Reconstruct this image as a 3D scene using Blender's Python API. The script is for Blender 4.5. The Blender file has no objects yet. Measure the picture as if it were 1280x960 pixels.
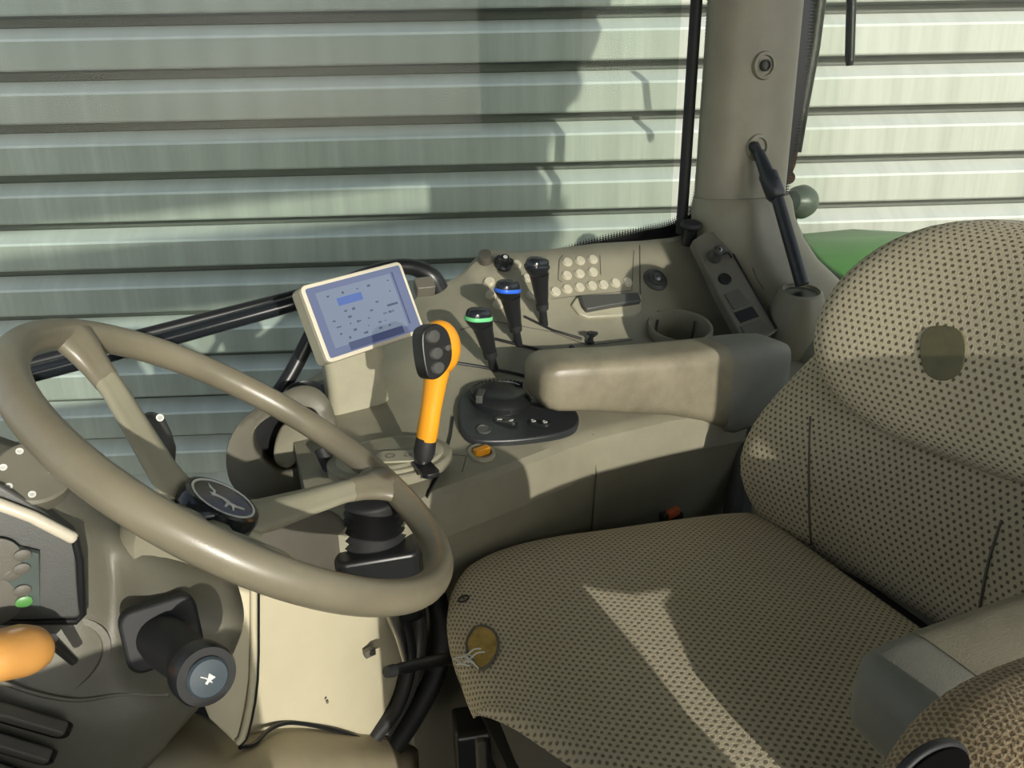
import bpy, bmesh, math, random
import numpy as np
from math import sin, cos, radians, pi, sqrt, atan2, exp
from mathutils import Vector, Matrix, Euler
from mathutils.bvhtree import BVHTree

random.seed(7)
SC = bpy.context.scene
COL = SC.collection

# ------------------------------------------------------------------ camera
F_PX, PITCH, ROLL, YAW = 960.0, radians(20), radians(1.25), radians(20.5)
CAM = Vector((0, 0, 1.05))
FW = Vector((sin(YAW) * cos(PITCH), cos(YAW) * cos(PITCH), -sin(PITCH)))
_u0 = Vector((sin(YAW) * sin(PITCH), cos(YAW) * sin(PITCH), cos(PITCH)))
_r0 = Vector((cos(YAW), -sin(YAW), 0))
RT = _r0 * cos(ROLL) - _u0 * sin(ROLL)
UP = _r0 * sin(ROLL) + _u0 * cos(ROLL)
cd = bpy.data.cameras.new('camera')
cam = bpy.data.objects.new('camera', cd)
COL.objects.link(cam)
cam.matrix_world = Matrix(((RT.x, UP.x, -FW.x, CAM.x), (RT.y, UP.y, -FW.y, CAM.y), (RT.z, UP.z, -FW.z, CAM.z), (0, 0, 0, 1)))
cd.sensor_width = 36
cd.lens = 36 * F_PX / 1280
cd.clip_start = 0.02
SC.camera = cam

# ------------------------------------------------------------------ light
w = bpy.data.worlds.new('sky')
SC.world = w
w.use_nodes = True
nt = w.node_tree
nt.nodes.clear()
sky = nt.nodes.new('ShaderNodeTexSky')
sky.sky_type = 'NISHITA'
sky.sun_disc = False
SUN_AZ, SUN_EL = radians(5), radians(14)       # light travels towards +y, leaning to -x, low winter sun
SUN_D = Vector((-sin(SUN_AZ) * cos(SUN_EL), cos(SUN_AZ) * cos(SUN_EL), -sin(SUN_EL)))
sky.sun_elevation = SUN_EL
sky.sun_rotation = pi - SUN_AZ
sky.air_density = 1.0
sky.dust_density = 1.2
bg = nt.nodes.new('ShaderNodeBackground')
bg.inputs['Strength'].default_value = 0.23
out = nt.nodes.new('ShaderNodeOutputWorld')
hs = nt.nodes.new('ShaderNodeHueSaturation')
hs.inputs['Saturation'].default_value = 0.4
nt.links.new(sky.outputs[0], hs.inputs['Color'])
tn = nt.nodes.new('ShaderNodeMix')
tn.data_type = 'RGBA'
tn.blend_type = 'MULTIPLY'
tn.inputs[0].default_value = 1.0
tn.inputs[7].default_value = (0.95, 1.0, 1.04, 1)
nt.links.new(hs.outputs[0], tn.inputs[6])
nt.links.new(tn.outputs[2], bg.inputs[0])
nt.links.new(bg.outputs[0], out.inputs[0])
sl = bpy.data.lights.new('sun', 'SUN')
sl.energy = 3.3
sl.angle = radians(0.55)
sl.color = (1.0, 0.95, 0.84)
so = bpy.data.objects.new('sun', sl)
COL.objects.link(so)
so.rotation_euler = SUN_D.to_track_quat('-Z', 'Y').to_euler()
so.location = (1, -4, 3)
SC.view_settings.view_transform = 'Standard'
SC.view_settings.look = 'None'
SC.view_settings.gamma = 1
SC.view_settings.exposure = 0.0
SC.view_settings.use_curve_mapping = False


# ------------------------------------------------------------------ helpers
def ray(x, y):
    return FW + RT * ((x - 640) / F_PX) - UP * ((y - 480) / F_PX)


def W(x, y, Y=None, Z=None, X=None):
    """point seen at (x, y) on the plane Y=, Z= or X="""
    d = ray(x, y)
    t = (Y - CAM.y) / d.y if Y is not None else (Z - CAM.z) / d.z if Z is not None else (X - CAM.x) / d.x
    return CAM + d * t


def RP(x, y, P0, n):
    d = ray(x, y)
    return CAM + d * ((Vector(P0) - CAM).dot(n) / d.dot(n))


def V(*a):
    return Vector(a)


def mesh_obj(name, verts, faces, mat, parent=None, uvs=None, sharp=35, smooth=True):
    me = bpy.data.meshes.new(name)
    me.from_pydata([tuple(v) for v in verts], [], faces)
    return finish(name, me, mat, parent, uvs, sharp, smooth)


def finish(name, me, mat, parent=None, uvs=None, sharp=35, smooth=True):
    me.validate()
    bm = bmesh.new()
    bm.from_mesh(me)
    bmesh.ops.recalc_face_normals(bm, faces=bm.faces)
    bm.to_mesh(me)
    bm.free()
    if uvs is not None:
        ul = me.uv_layers.new(name='uv')
        for lp in me.loops:
            ul.data[lp.index].uv = uvs[lp.vertex_index]
    me.update()
    if smooth:
        for p in me.polygons:
            p.use_smooth = True
        me.set_sharp_from_angle(angle=radians(sharp))
    if mat:
        for m in (mat if isinstance(mat, (list, tuple)) else [mat]):
            me.materials.append(m)
    o = bpy.data.objects.new(name, me)
    COL.objects.link(o)
    if parent is not None:
        adopt(o, parent)
    return o


def world_matrix(o):
    m = o.matrix_basis.copy()
    p = o.parent
    while p is not None:
        m = p.matrix_basis @ m
        p = p.parent
    return m


def adopt(o, parent):
    """parent o, whose mesh is in world coordinates, keeping it where it is"""
    o.parent = parent
    o.matrix_basis = world_matrix(parent).inverted() @ o.matrix_basis
    return o


def empty(name, loc=(0, 0, 0)):
    o = bpy.data.objects.new(name, None)
    o.location = loc
    o.empty_display_size = 0.05
    COL.objects.link(o)
    return o


def tag(o, label, cat, group=None):
    o['label'] = label
    o['category'] = cat
    if group:
        o['group'] = group
    return o


def thing(name, loc, label, cat, group=None):
    return tag(empty(name, loc), label, cat, group)


def struct(o):
    o['kind'] = 'structure'
    return o


def bevel(o, wd=0.004, seg=3, ang=30):
    m = o.modifiers.new('bevel', 'BEVEL')
    m.width = wd
    m.segments = seg
    m.limit_method = 'ANGLE'
    m.angle_limit = radians(ang)
    return o


def subsurf(o, lv=2):
    m = o.modifiers.new('sub', 'SUBSURF')
    m.levels = lv
    m.render_levels = lv
    return o


def solid(o, t, off=-1):
    m = o.modifiers.new('solid', 'SOLIDIFY')
    m.thickness = t
    m.offset = off
    return o


def frame(n, hint=(0, 0, 1)):
    """orthonormal basis (a, b, n)"""
    n = Vector(n).normalized()
    h = Vector(hint)
    if abs(n.dot(h.normalized())) > 0.98:
        h = Vector((1, 0, 0))
    a = h.cross(n).normalized()
    b = n.cross(a).normalized()
    return a, b, n


def crom(pts, k=8):
    """Catmull-Rom through points"""
    P = [Vector(p) for p in pts]
    P = [P[0] * 2 - P[1]] + P + [P[-1] * 2 - P[-2]]
    o = []
    for i in range(1, len(P) - 2):
        for j in range(k):
            t = j / k
            a, b, c, d = P[i - 1], P[i], P[i + 1], P[i + 2]
            o.append(0.5 * ((2 * b) + (c - a) * t + (2 * a - 5 * b + 4 * c - d) * t * t + (3 * b - a - 3 * c + d) * t ** 3))
    o.append(P[-2])
    return o


def loft(name, secs, mat, parent=None, closed=True, cap=True, uvscale=None, sharp=35):
    n = len(secs[0])
    verts = [v for s in secs for v in s]
    faces = []
    for i in range(len(secs) - 1):
        for j in range(n if closed else n - 1):
            k = (j + 1) % n
            faces.append((i * n + j, i * n + k, (i + 1) * n + k, (i + 1) * n + j))
    if cap and closed:
        faces.append(tuple(range(n)))
        faces.append(tuple(range((len(secs) - 1) * n, len(secs) * n)))
    uvs = None
    if uvscale:
        uvs = []
        mid = len(secs) // 2
        vs = [0]
        for i in range(1, len(secs)):
            vs.append(vs[-1] + (sum(((secs[i][j] - secs[i - 1][j]).length for j in range(n))) / n))
        for i, s in enumerate(secs):
            L = [0]
            for j in range(1, n):
                L.append(L[-1] + (s[j] - s[j - 1]).length)
            c = L[n // 4]
            for j in range(n):
                uvs.append(((L[j] - c), vs[i]))
    return mesh_obj(name, verts, faces, mat, parent, uvs, sharp)


def tube(name, pts, r, mat, parent=None, n=14, smooth_path=0, hint=(0, 0, 1), flat=1.0, sharp=50):
    P = crom(pts, smooth_path) if smooth_path else [Vector(p) for p in pts]
    m = len(P)
    if not isinstance(r, (list, tuple)):
        rr = [r] * m
    else:
        rr = [float(np.interp(i / (m - 1), np.linspace(0, 1, len(r)), r)) for i in range(m)]
    secs = []
    pa = None
    for i in range(m):
        t = (P[min(i + 1, m - 1)] - P[max(i - 1, 0)]).normalized()
        if pa is None:
            a, b, _ = frame(t, hint)
        else:
            a = (pa - t * pa.dot(t)).normalized()
            b = t.cross(a)
        pa = a
        secs.append([P[i] + a * (rr[i] * cos(2 * pi * k / n)) + b * (flat * rr[i] * sin(2 * pi * k / n)) for k in range(n)])
    return loft(name, secs, mat, parent, sharp=sharp)


def lathe(name, c, axis, prof, mat, parent=None, n=32, hint=(0, 0, 1), sx=1.0, sharp=35):
    """prof: list of (radius, height along axis)"""
    a, b, ax = frame(axis, hint)
    c = Vector(c)
    secs = [[c + ax * h + (a * (cos(2 * pi * k / n) * sx) + b * sin(2 * pi * k / n)) * max(r, 1e-5) for k in range(n)] for r, h in prof]
    return loft(name, secs, mat, parent, sharp=sharp)


def prism(name, pts2, c, ea, eb, h, mat, parent=None, bev=0, base=0.0, sharp=35):
    """extrude a 2D outline lying in the plane (ea, eb) through c by h along ea x eb"""
    c, ea, eb = Vector(c), Vector(ea), Vector(eb)
    nn = ea.cross(eb).normalized()
    n = len(pts2)
    lo = [c + ea * p[0] + eb * p[1] + nn * base for p in pts2]
    hi = [v + nn * h for v in lo]
    faces = [tuple(range(n - 1, -1, -1)), tuple(range(n, 2 * n))] + [(i, (i + 1) % n, n + (i + 1) % n, n + i) for i in range(n)]
    o = mesh_obj(name, lo + hi, faces, mat, parent, None, sharp)
    if bev:
        bevel(o, bev)
    return o


def rrect(w_, h_, r, k=5):
    pts = []
    for cx, cy, a0 in ((w_ / 2 - r, h_ / 2 - r, 0), (-w_ / 2 + r, h_ / 2 - r, 90), (-w_ / 2 + r, -h_ / 2 + r, 180), (w_ / 2 - r, -h_ / 2 + r, 270)):
        for i in range(k + 1):
            a = radians(a0 + 90 * i / k)
            pts.append((cx + r * cos(a), cy + r * sin(a)))
    return pts


def box(name, c, ea, eb, size, mat, parent=None, r=0.0, bev=0.0):
    """box centred on c with axes ea, eb and their cross product"""
    ea, eb = Vector(ea).normalized(), Vector(eb).normalized()
    en = ea.cross(eb).normalized()
    pts = rrect(size[0], size[1], r) if r else [(-size[0] / 2, -size[1] / 2), (size[0] / 2, -size[1] / 2), (size[0] / 2, size[1] / 2), (-size[0] / 2, size[1] / 2)]
    return prism(name, pts, Vector(c) - en * size[2] / 2, ea, eb, size[2], mat, parent, bev)


def grid(name, rows, mat, parent=None, thick=0.0, sub=0, uv=False, sharp=35):
    m = len(rows[0])
    verts = [v for r in rows for v in r]
    faces = [(i * m + j, i * m + j + 1, (i + 1) * m + j + 1, (i + 1) * m + j) for i in range(len(rows) - 1) for j in range(m - 1)]
    me = bpy.data.meshes.new(name)
    me.from_pydata([tuple(v) for v in verts], [], faces)
    o = bpy.data.objects.new(name, me)
    COL.objects.link(o)
    for p in me.polygons:
        p.use_smooth = True
    me.materials.append(mat)
    if parent is not None:
        adopt(o, parent)
    if sub:
        subsurf(o, sub)
    if thick:
        solid(o, thick, 0)
    return o


def supe(t, n):
    c, s = cos(t), sin(t)
    return (math.copysign(abs(c) ** (2 / n), c), math.copysign(abs(s) ** (2 / n), s))


# ------------------------------------------------------------------ materials
def nodes(m):
    m.use_nodes = True
    t = m.node_tree
    return t, t.nodes, t.links, t.nodes['Principled BSDF']


def mth(t, op, a, b=None, c=None):
    n = t.nodes.new('ShaderNodeMath')
    n.operation = op
    for i, v in enumerate((a, b, c)):
        if v is None:
            continue
        if isinstance(v, (int, float)):
            n.inputs[i].default_value = v
        else:
            t.links.new(v, n.inputs[i])
    return n.outputs[0]


def plastic(name, rgb, rough=0.45, grain=0.0, var=0.12, dirt=None, spec=0.5, metal=0.0, gscale=900, vscale=9):
    m = bpy.data.materials.new(name)
    t, N, L, b = nodes(m)
    tc = N.new('ShaderNodeTexCoord')
    nz = N.new('ShaderNodeTexNoise')
    nz.inputs['Scale'].default_value = vscale
    nz.inputs['Detail'].default_value = 6
    nz.inputs['Roughness'].default_value = 0.65
    L.new(tc.outputs['Object'], nz.inputs['Vector'])
    mx = N.new('ShaderNodeMix')
    mx.data_type = 'RGBA'
    lo = tuple(c * (1 - var) for c in rgb) if dirt is None else dirt
    mx.inputs[6].default_value = (*lo, 1)
    mx.inputs[7].default_value = (*[min(1, c * (1 + var * .5)) for c in rgb], 1)
    cr = N.new('ShaderNodeMapRange')
    cr.inputs[1].default_value = 0.32
    cr.inputs[2].default_value = 0.60
    L.new(nz.outputs[0], cr.inputs[0])
    L.new(cr.outputs[0], mx.inputs[0])
    L.new(mx.outputs[2], b.inputs['Base Color'])
    b.inputs['Roughness'].default_value = rough
    b.inputs['Metallic'].default_value = metal
    b.inputs['Specular IOR Level'].default_value = spec
    if grain:
        n2 = N.new('ShaderNodeTexNoise')
        n2.inputs['Scale'].default_value = gscale
        L.new(tc.outputs['Object'], n2.inputs['Vector'])
        bp = N.new('ShaderNodeBump')
        bp.inputs['Strength'].default_value = grain
        bp.inputs['Distance'].default_value = 0.0006
        L.new(n2.outputs[0], bp.inputs['Height'])
        L.new(bp.outputs[0], b.inputs['Normal'])
    return m


def fabric(name, base, dot, pu=0.0115, pv=0.0100, r=0.30, squash=0.75, fuzz=0.25):
    m = bpy.data.materials.new(name)
    t, N, L, b = nodes(m)
    uv = N.new('ShaderNodeUVMap')
    sp = N.new('ShaderNodeSeparateXYZ')
    L.new(uv.outputs[0], sp.inputs[0])
    v = mth(t, 'DIVIDE', sp.outputs[1], pv)
    row = mth(t, 'FLOOR', v)
    odd = mth(t, 'FLOORED_MODULO', row, 2.0)
    u = mth(t, 'ADD', mth(t, 'DIVIDE', sp.outputs[0], pu), mth(t, 'MULTIPLY', odd, 0.5))
    fu = mth(t, 'SUBTRACT', mth(t, 'FRACT', u), 0.5)
    fv = mth(t, 'MULTIPLY', mth(t, 'SUBTRACT', mth(t, 'FRACT', v), 0.5), squash)
    d = mth(t, 'SQRT', mth(t, 'ADD', mth(t, 'MULTIPLY', fu, fu), mth(t, 'MULTIPLY', fv, fv)))
    tc = N.new('ShaderNodeTexCoord')
    nz = N.new('ShaderNodeTexNoise')
    nz.inputs['Scale'].default_value = 600
    nz.inputs['Detail'].default_value = 4
    L.new(tc.outputs['Object'], nz.inputs['Vector'])
    d2 = mth(t, 'ADD', d, mth(t, 'MULTIPLY', mth(t, 'SUBTRACT', nz.outputs[0], 0.5), fuzz))
    mr = N.new('ShaderNodeMapRange')
    mr.interpolation_type = 'SMOOTHSTEP'
    mr.inputs[1].default_value = r * 0.65
    mr.inputs[2].default_value = r * 1.35
    L.new(d2, mr.inputs[0])
    big = N.new('ShaderNodeTexNoise')
    big.inputs['Scale'].default_value = 7
    big.inputs['Detail'].default_value = 5
    L.new(tc.outputs['Object'], big.inputs['Vector'])
    mb = N.new('ShaderNodeMix')
    mb.data_type = 'RGBA'
    mb.inputs[6].default_value = (*[c * 0.62 for c in base], 1)
    mb.inputs[7].default_value = (*[min(.95, c * 1.25) for c in base], 1)
    wv = mth(t, 'ADD', mth(t, 'MULTIPLY', big.outputs[0], 0.45), mth(t, 'MULTIPLY', nz.outputs[0], 0.6))
    L.new(wv, mb.inputs[0])
    mx = N.new('ShaderNodeMix')
    mx.data_type = 'RGBA'
    mx.inputs[6].default_value = (*dot, 1)
    L.new(mr.outputs[0], mx.inputs[0])
    L.new(mb.outputs[2], mx.inputs[7])
    L.new(mx.outputs[2], b.inputs['Base Color'])
    b.inputs['Roughness'].default_value = 0.95
    b.inputs['Specular IOR Level'].default_value = 0.15
    b.inputs['Sheen Weight'].default_value = 0.15
    hh = mth(t, 'ADD', mr.outputs[0], mth(t, 'MULTIPLY', nz.outputs[0], 0.8))
    bp = N.new('ShaderNodeBump')
    bp.inputs['Strength'].default_value = 0.6
    bp.inputs['Distance'].default_value = 0.0015
    L.new(hh, bp.inputs['Height'])
    L.new(bp.outputs[0], b.inputs['Normal'])
    return m


def glass_mat(name, tint, refl=1.0):
    m = bpy.data.materials.new(name)
    m.use_nodes = True
    t = m.node_tree
    t.nodes.clear()
    tr = t.nodes.new('ShaderNodeBsdfTransparent')
    tr.inputs[0].default_value = (*tint, 1)
    gl = t.nodes.new('ShaderNodeBsdfGlossy')
    gl.inputs['Roughness'].default_value = 0.01
    lw = t.nodes.new('ShaderNodeLayerWeight')
    lw.inputs[0].default_value = 0.5
    f5 = mth(t, 'ADD', mth(t, 'MULTIPLY', mth(t, 'POWER', lw.outputs[1], 5.0), 0.3), 0.004)
    mx = t.nodes.new('ShaderNodeMixShader')
    o = t.nodes.new('ShaderNodeOutputMaterial')
    t.links.new(mth(t, 'MULTIPLY', f5, refl), mx.inputs[0])
    t.links.new(tr.outputs[0], mx.inputs[1])
    t.links.new(gl.outputs[0], mx.inputs[2])
    t.links.new(mx.outputs[0], o.inputs[0])
    return m


def frit_mat(name):
    """black ceramic border whose edge breaks up into dots (printed on the pane); UV: u along in metres, v 0 = solid, 1 = clear"""
    m = bpy.data.materials.new(name)
    t, N, L, b = nodes(m)
    b.inputs['Base Color'].default_value = (0.006, 0.006, 0.007, 1)
    b.inputs['Roughness'].default_value = 0.3
    uv = N.new('ShaderNodeUVMap')
    sp = N.new('ShaderNodeSeparateXYZ')
    L.new(uv.outputs[0], sp.inputs[0])
    fu = mth(t, 'SUBTRACT', mth(t, 'FRACT', mth(t, 'DIVIDE', sp.outputs[0], 0.0062)), 0.5)
    rows = mth(t, 'MULTIPLY', sp.outputs[1], 14.0)
    fv = mth(t, 'SUBTRACT', mth(t, 'FRACT', rows), 0.5)
    d = mth(t, 'SQRT', mth(t, 'ADD', mth(t, 'MULTIPLY', fu, fu), mth(t, 'MULTIPLY', fv, fv)))
    # clear holes grow with v
    rad = mth(t, 'MULTIPLY', mth(t, 'SUBTRACT', sp.outputs[1], 0.66), 1.9)
    hole = mth(t, 'LESS_THAN', d, rad)
    trn = N.new('ShaderNodeBsdfTransparent')
    mx = N.new('ShaderNodeMixShader')
    L.new(hole, mx.inputs[0])
    L.new(b.outputs[0], mx.inputs[1])
    L.new(trn.outputs[0], mx.inputs[2])
    o = [n for n in N if n.type == 'OUTPUT_MATERIAL'][0]
    L.new(mx.outputs[0], o.inputs[0])
    return m


def screen_mat(name, rgb, e):
    m = bpy.data.materials.new(name)
    t, N, L, b = nodes(m)
    b.inputs['Base Color'].default_value = (0.05, 0.06, 0.09, 1)
    b.inputs['Roughness'].default_value = 0.25
    b.inputs['Emission Color'].default_value = (*rgb, 1)
    b.inputs['Emission Strength'].default_value = e
    return m


def clad_mat(name, lo, hi):
    m = bpy.data.materials.new(name)
    t, N, L, b = nodes(m)
    tc = N.new('ShaderNodeTexCoord')
    mp = N.new('ShaderNodeMapping')
    mp.inputs['Scale'].default_value = (9, 1, 0.5)
    L.new(tc.outputs['Object'], mp.inputs[0])
    nz = N.new('ShaderNodeTexNoise')
    nz.inputs['Scale'].default_value = 1.4
    nz.inputs['Detail'].default_value = 6
    nz.inputs['Roughness'].default_value = 0.7
    L.new(mp.outputs[0], nz.inputs['Vector'])
    mx = N.new('ShaderNodeMix')
    mx.data_type = 'RGBA'
    mx.inputs[6].default_value = (*lo, 1)
    mx.inputs[7].default_value = (*hi, 1)
    mr = N.new('ShaderNodeMapRange')
    mr.inputs[1].default_value = 0.3
    mr.inputs[2].default_value = 0.65
    L.new(nz.outputs[0], mr.inputs[0])
    L.new(mr.outputs[0], mx.inputs[0])
    L.new(mx.outputs[2], b.inputs['Base Color'])
    b.inputs['Roughness'].default_value = 0.5
    return m


BEIGE = plastic('warm_grey_beige_plastic', (0.272, 0.257, 0.188), 0.42, 0.25)
BEIGE2 = plastic('light_beige_plastic', (0.385, 0.365, 0.265), 0.45, 0.2)
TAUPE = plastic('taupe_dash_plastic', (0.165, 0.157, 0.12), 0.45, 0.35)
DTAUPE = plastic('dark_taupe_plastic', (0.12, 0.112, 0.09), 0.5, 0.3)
CREAM = plastic('cream_panel_plastic', (0.58, 0.53, 0.375), 0.5, 0.15, var=.07, vscale=5)
RIMM = plastic('worn_brown_grey_rim', (0.195, 0.174, 0.122), 0.33, 0.15, var=.2, vscale=7, spec=.6)
SPOKE = plastic('light_spoke_plastic', (0.30, 0.285, 0.205), 0.4, 0.1)
ARM = plastic('armrest_vinyl', (0.235, 0.21, 0.148), 0.36, 0.5, var=.25, vscale=14, gscale=500)
ARMG = plastic('grey_armrest_shell', (0.23, 0.225, 0.19), 0.55, 0.5)
BLACK = plastic('black_plastic', (0.014, 0.015, 0.016), 0.35, 0.1, spec=.5)
BLACKM = plastic('black_matt_rubber', (0.017, 0.018, 0.019), 0.6, 0.2)
GLOSS = plastic('black_gloss_cap', (0.016, 0.019, 0.022), 0.15, 0)
CHAR = plastic('charcoal_pod_plastic', (0.026, 0.029, 0.031), 0.35, 0.2)
VOID = plastic('black_void', (.003, .003, .003), .9, 0, spec=.05)
STRUTM = plastic('dark_strut', (0.03, 0.035, 0.04), 0.35, 0.1)
DGREY = plastic('dark_grey_plastic', (0.07, 0.072, 0.066), 0.42, 0.2)
SLATE = plastic('blue_grey_button_plastic', (0.055, 0.075, 0.09), 0.4, 0.1)
WHITE = plastic('white_print', (0.75, 0.76, 0.72), 0.5, 0, var=.05)
BUTTON = plastic('pale_button_plastic', (0.50, 0.47, 0.36), 0.35, 0, var=.05)
ORANGE = plastic('orange_grip_plastic', (0.86, 0.36, 0.018), 0.38, 0.1, var=.08)
ORANGE2 = plastic('pale_orange_key_plastic', (0.78, 0.38, 0.10), 0.35, 0.1, var=.1)
GREENP = plastic('green_band', (0.16, 0.62, 0.26), 0.35, 0)
BLUEP = plastic('blue_band', (0.03, 0.14, 0.75), 0.35, 0)
STEEL = plastic('bare_steel', (0.55, 0.55, 0.53), 0.3, 0, metal=1)
RUST = plastic('rusty_steel', (0.14, 0.075, 0.04), 0.7, 0.4, var=.5, vscale=60)
CHROME = plastic('pale_trim_edge', (0.62, 0.57, 0.45), 0.3, 0, var=.04)
GREENT = plastic('green_fender_paint', (0.10, 0.30, 0.075), 0.35, 0, var=.1)
FAB = fabric('dotted_taupe_seat_fabric', (0.60, 0.53, 0.375), (0.15, 0.13, 0.085), pu=.0088, pv=.0080, r=.22, squash=.85)
FABC = fabric('dotted_cushion_fabric', (0.68, 0.60, 0.43), (0.24, 0.205, 0.14), pu=.0080, pv=.0068, r=.23, squash=.75)
FABW = fabric('worn_brown_fabric', (0.42, 0.33, 0.20), (0.20, 0.135, 0.075), pu=.0034, pv=.0030, r=.30, fuzz=.7)
FOAM = plastic('yellow_foam', (0.52, 0.36, 0.10), 0.9, 0.8, var=.35, vscale=60)
PATCH = plastic('faded_olive_emblem', (0.125, 0.115, 0.055), 0.5, 0.1, var=.2, vscale=30)
FLOORM = plastic('black_floor_mat', (0.018, 0.018, 0.017), 0.7, 0.4)
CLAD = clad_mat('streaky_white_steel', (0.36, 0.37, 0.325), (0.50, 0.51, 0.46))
GROOVE_SHADE = plastic('painted_groove_shade', (.16, .165, .15), .7)  # shadow under each rib's overhang, painted in as a darker groove colour
CLADW = clad_mat('whiter_slope_steel', (0.60, 0.62, 0.60), (0.74, 0.76, 0.73))  # whiter tone for the sloping faces of the ribs
GLASS = glass_mat('green_tinted_glass', (0.855, 0.895, 0.87))
GLASS2 = glass_mat('pale_tinted_glass', (0.88, 0.90, 0.87))
CLEAR = glass_mat('clear_cover', (0.9, 0.92, 0.92), 1.5)
FRIT = frit_mat('dotted_black_border')
REDP = plastic('red_buckle', (0.45, 0.09, 0.03), 0.4, 0)
TYRE = plastic('tyre_rubber', (0.02, 0.02, 0.02), 0.8, 0.3)
ASPH = plastic('asphalt', (0.12, 0.12, 0.11), 0.9, 1.0, var=.3, vscale=3, gscale=120)

# ------------------------------------------------------------------ outside: building wall, ground
WA = radians(-18.1)
WT = V(cos(WA), sin(WA), 0)
WN = V(WT.y, -WT.x, 0)                       # faces the tractor
WP = V(2.8 * sin(YAW), 2.8 * cos(YAW), 0)
wall = empty('wall_outside', WP)
wall.rotation_euler = (0, 0, WA)
struct(wall)
PITCHZ = 0.1606
rib_me = None
for k in range(-10, 18):
    zt = 1.324 - (k) * PITCHZ
    if rib_me is None:
        prof = [(0, 0.0), (0.0, -0.008), (-0.004, -0.012), (-0.066, -0.048), (-0.070, -0.056), (-0.070, -0.138), (-0.067, -0.143), (-0.002, -0.145), (0, -0.1606)]
        vs, L = [], 7.0
        for s in (-1, 1):
            for d, z in prof:
                vs.append((s * L, d, z))
        n = len(prof)
        fs = [(i, i + 1, n + i + 1, n + i) for i in range(n - 1)] + [tuple(range(n)), tuple(range(n, 2 * n))]
        o = mesh_obj('cladding_rib', vs, fs, [CLAD, CLADW, GROOVE_SHADE], None, None, 25)
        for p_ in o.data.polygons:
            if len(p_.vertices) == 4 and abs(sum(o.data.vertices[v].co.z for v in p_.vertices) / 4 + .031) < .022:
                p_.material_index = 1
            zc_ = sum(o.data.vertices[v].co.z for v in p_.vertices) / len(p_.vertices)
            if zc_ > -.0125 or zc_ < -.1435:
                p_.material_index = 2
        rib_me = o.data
    else:
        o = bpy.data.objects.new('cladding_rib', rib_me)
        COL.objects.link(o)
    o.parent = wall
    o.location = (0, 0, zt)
o = box('backing_wall', (0, 0.06, 0.7), (1, 0, 0), (0, 0, 1), (14, 5.0, 0.1), CLAD)
o.parent = wall
ground = struct(box('floor_outside', (0, 0, -1.65), (1, 0, 0), (0, 1, 0), (160, 160, 0.1), ASPH))
# unseen boards added on the door side to shade the wall and window post
sun_blockers = struct(empty('unseen_sun_blockers', (-1, -1.5, 2)))
box('blocker_board', (-1.35, -.95, 1.94), (1, 0, 0), (0, 1, 0), (5.58, 1.62, 0.08), ASPH, sun_blockers)
box('blocker_board', (-1.28, -2.80, 1.94), (1, 0, 0), (0, 1, 0), (5.72, .72, 0.08), ASPH, sun_blockers)
for x_ in (-3.9, 1.38):
    box('blocker_joist', (x_, -1.7, 2.02), (1, 0, 0), (0, 1, 0), (.1, 3.2, 0.08), ASPH, sun_blockers)
box('blocker_post', (-3.9, -3.2, .2), (1, 0, 0), (0, 1, 0), (.1, .1, 3.6), ASPH, sun_blockers)

# ------------------------------------------------------------------ cab shell
floor = struct(box('floor', (0.35, 0.68, -0.03), (1, 0, 0), (0, 1, 0), (1.9, 1.40, 0.06), FLOORM, bev=.004))
ceiling = struct(box('ceiling', (0.39, 0.72, 1.79), (1, 0, 0), (0, 1, 0), (2.02, 1.52, 0.28), BEIGE, r=.12, bev=.03))
t1 = struct(tube('trim_1', [(-0.62, 1.33, -0.1), (-0.60, 1.33, 1.0), (-0.52, 1.30, 1.66)], .04, BEIGE, flat=.7))     # front right post
t2 = struct(tube('trim_2', [(-0.62, 0.05, -0.1), (-0.60, 0.05, 1.0), (-0.52, 0.08, 1.66)], .04, BEIGE, flat=.7))     # front left post
t3 = struct(tube('trim_3', [(1.18, 0.02, -0.1), (1.18, 0.02, 1.0), (1.17, 0.06, 1.66)], .13, BEIGE, flat=.8))       # rear left post, widened to keep sun off the right rear post
wl0 = struct(box('door_shade_panel', (-.30, -.01, 0.345), (1, 0, 0), (0, 0, 1), (.66, .91, .04), TAUPE, r=.03, bev=.008))  # unseen panel added to shade the lower dash
wl1 = struct(box('door_shade_panel', (1.12, -.01, 0.79), (1, 0, 0), (0, 0, 1), (.38, 1.78, .04), BEIGE, r=.03, bev=.008))  # unseen panel added to keep sun off the post foot and rear console
wl2 = struct(box('door_shade_panel', (.845, -.012, 0.41), (1, 0, 0), (0, 0, 1), (.18, 1.03, .035), BEIGE, r=.02, bev=.006))  # unseen low panel added to shade part of the backrest
wr = struct(box('wall_rear', (1.30, 0.68, 0.33), (0, 1, 0), (0, 0, 1), (1.30, 0.66, 0.05), TAUPE, r=.05, bev=.008))
wl = struct(box('wall_right', (0.35, 1.40, 0.16), (1, 0, 0), (0, 0, 1), (1.86, 0.30, 0.03), TAUPE, bev=.004))


def pane(name, x0, x1, z0, z1, y, mat):
    o = box(name, ((x0 + x1) / 2, y, (z0 + z1) / 2), (1, 0, 0), (0, 0, 1), (x1 - x0, z1 - z0, 0.004), mat)
    return struct(o)


win1 = struct(empty('window_1', (0.14, 1.36, 0.3)))
g = box('pane', (0.13, 1.362, 0.98), (1, 0, 0), (0, 0, 1), (1.46, 1.36, 0.004), GLASS, win1)
win2 = struct(empty('window_2', (1.4, 1.36, 0.3)))
g = box('pane', (1.60, 1.362, 1.10), (1, 0, 0), (0, 0, 1), (1.0, 1.12, 0.004), GLASS2, win2)


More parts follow.
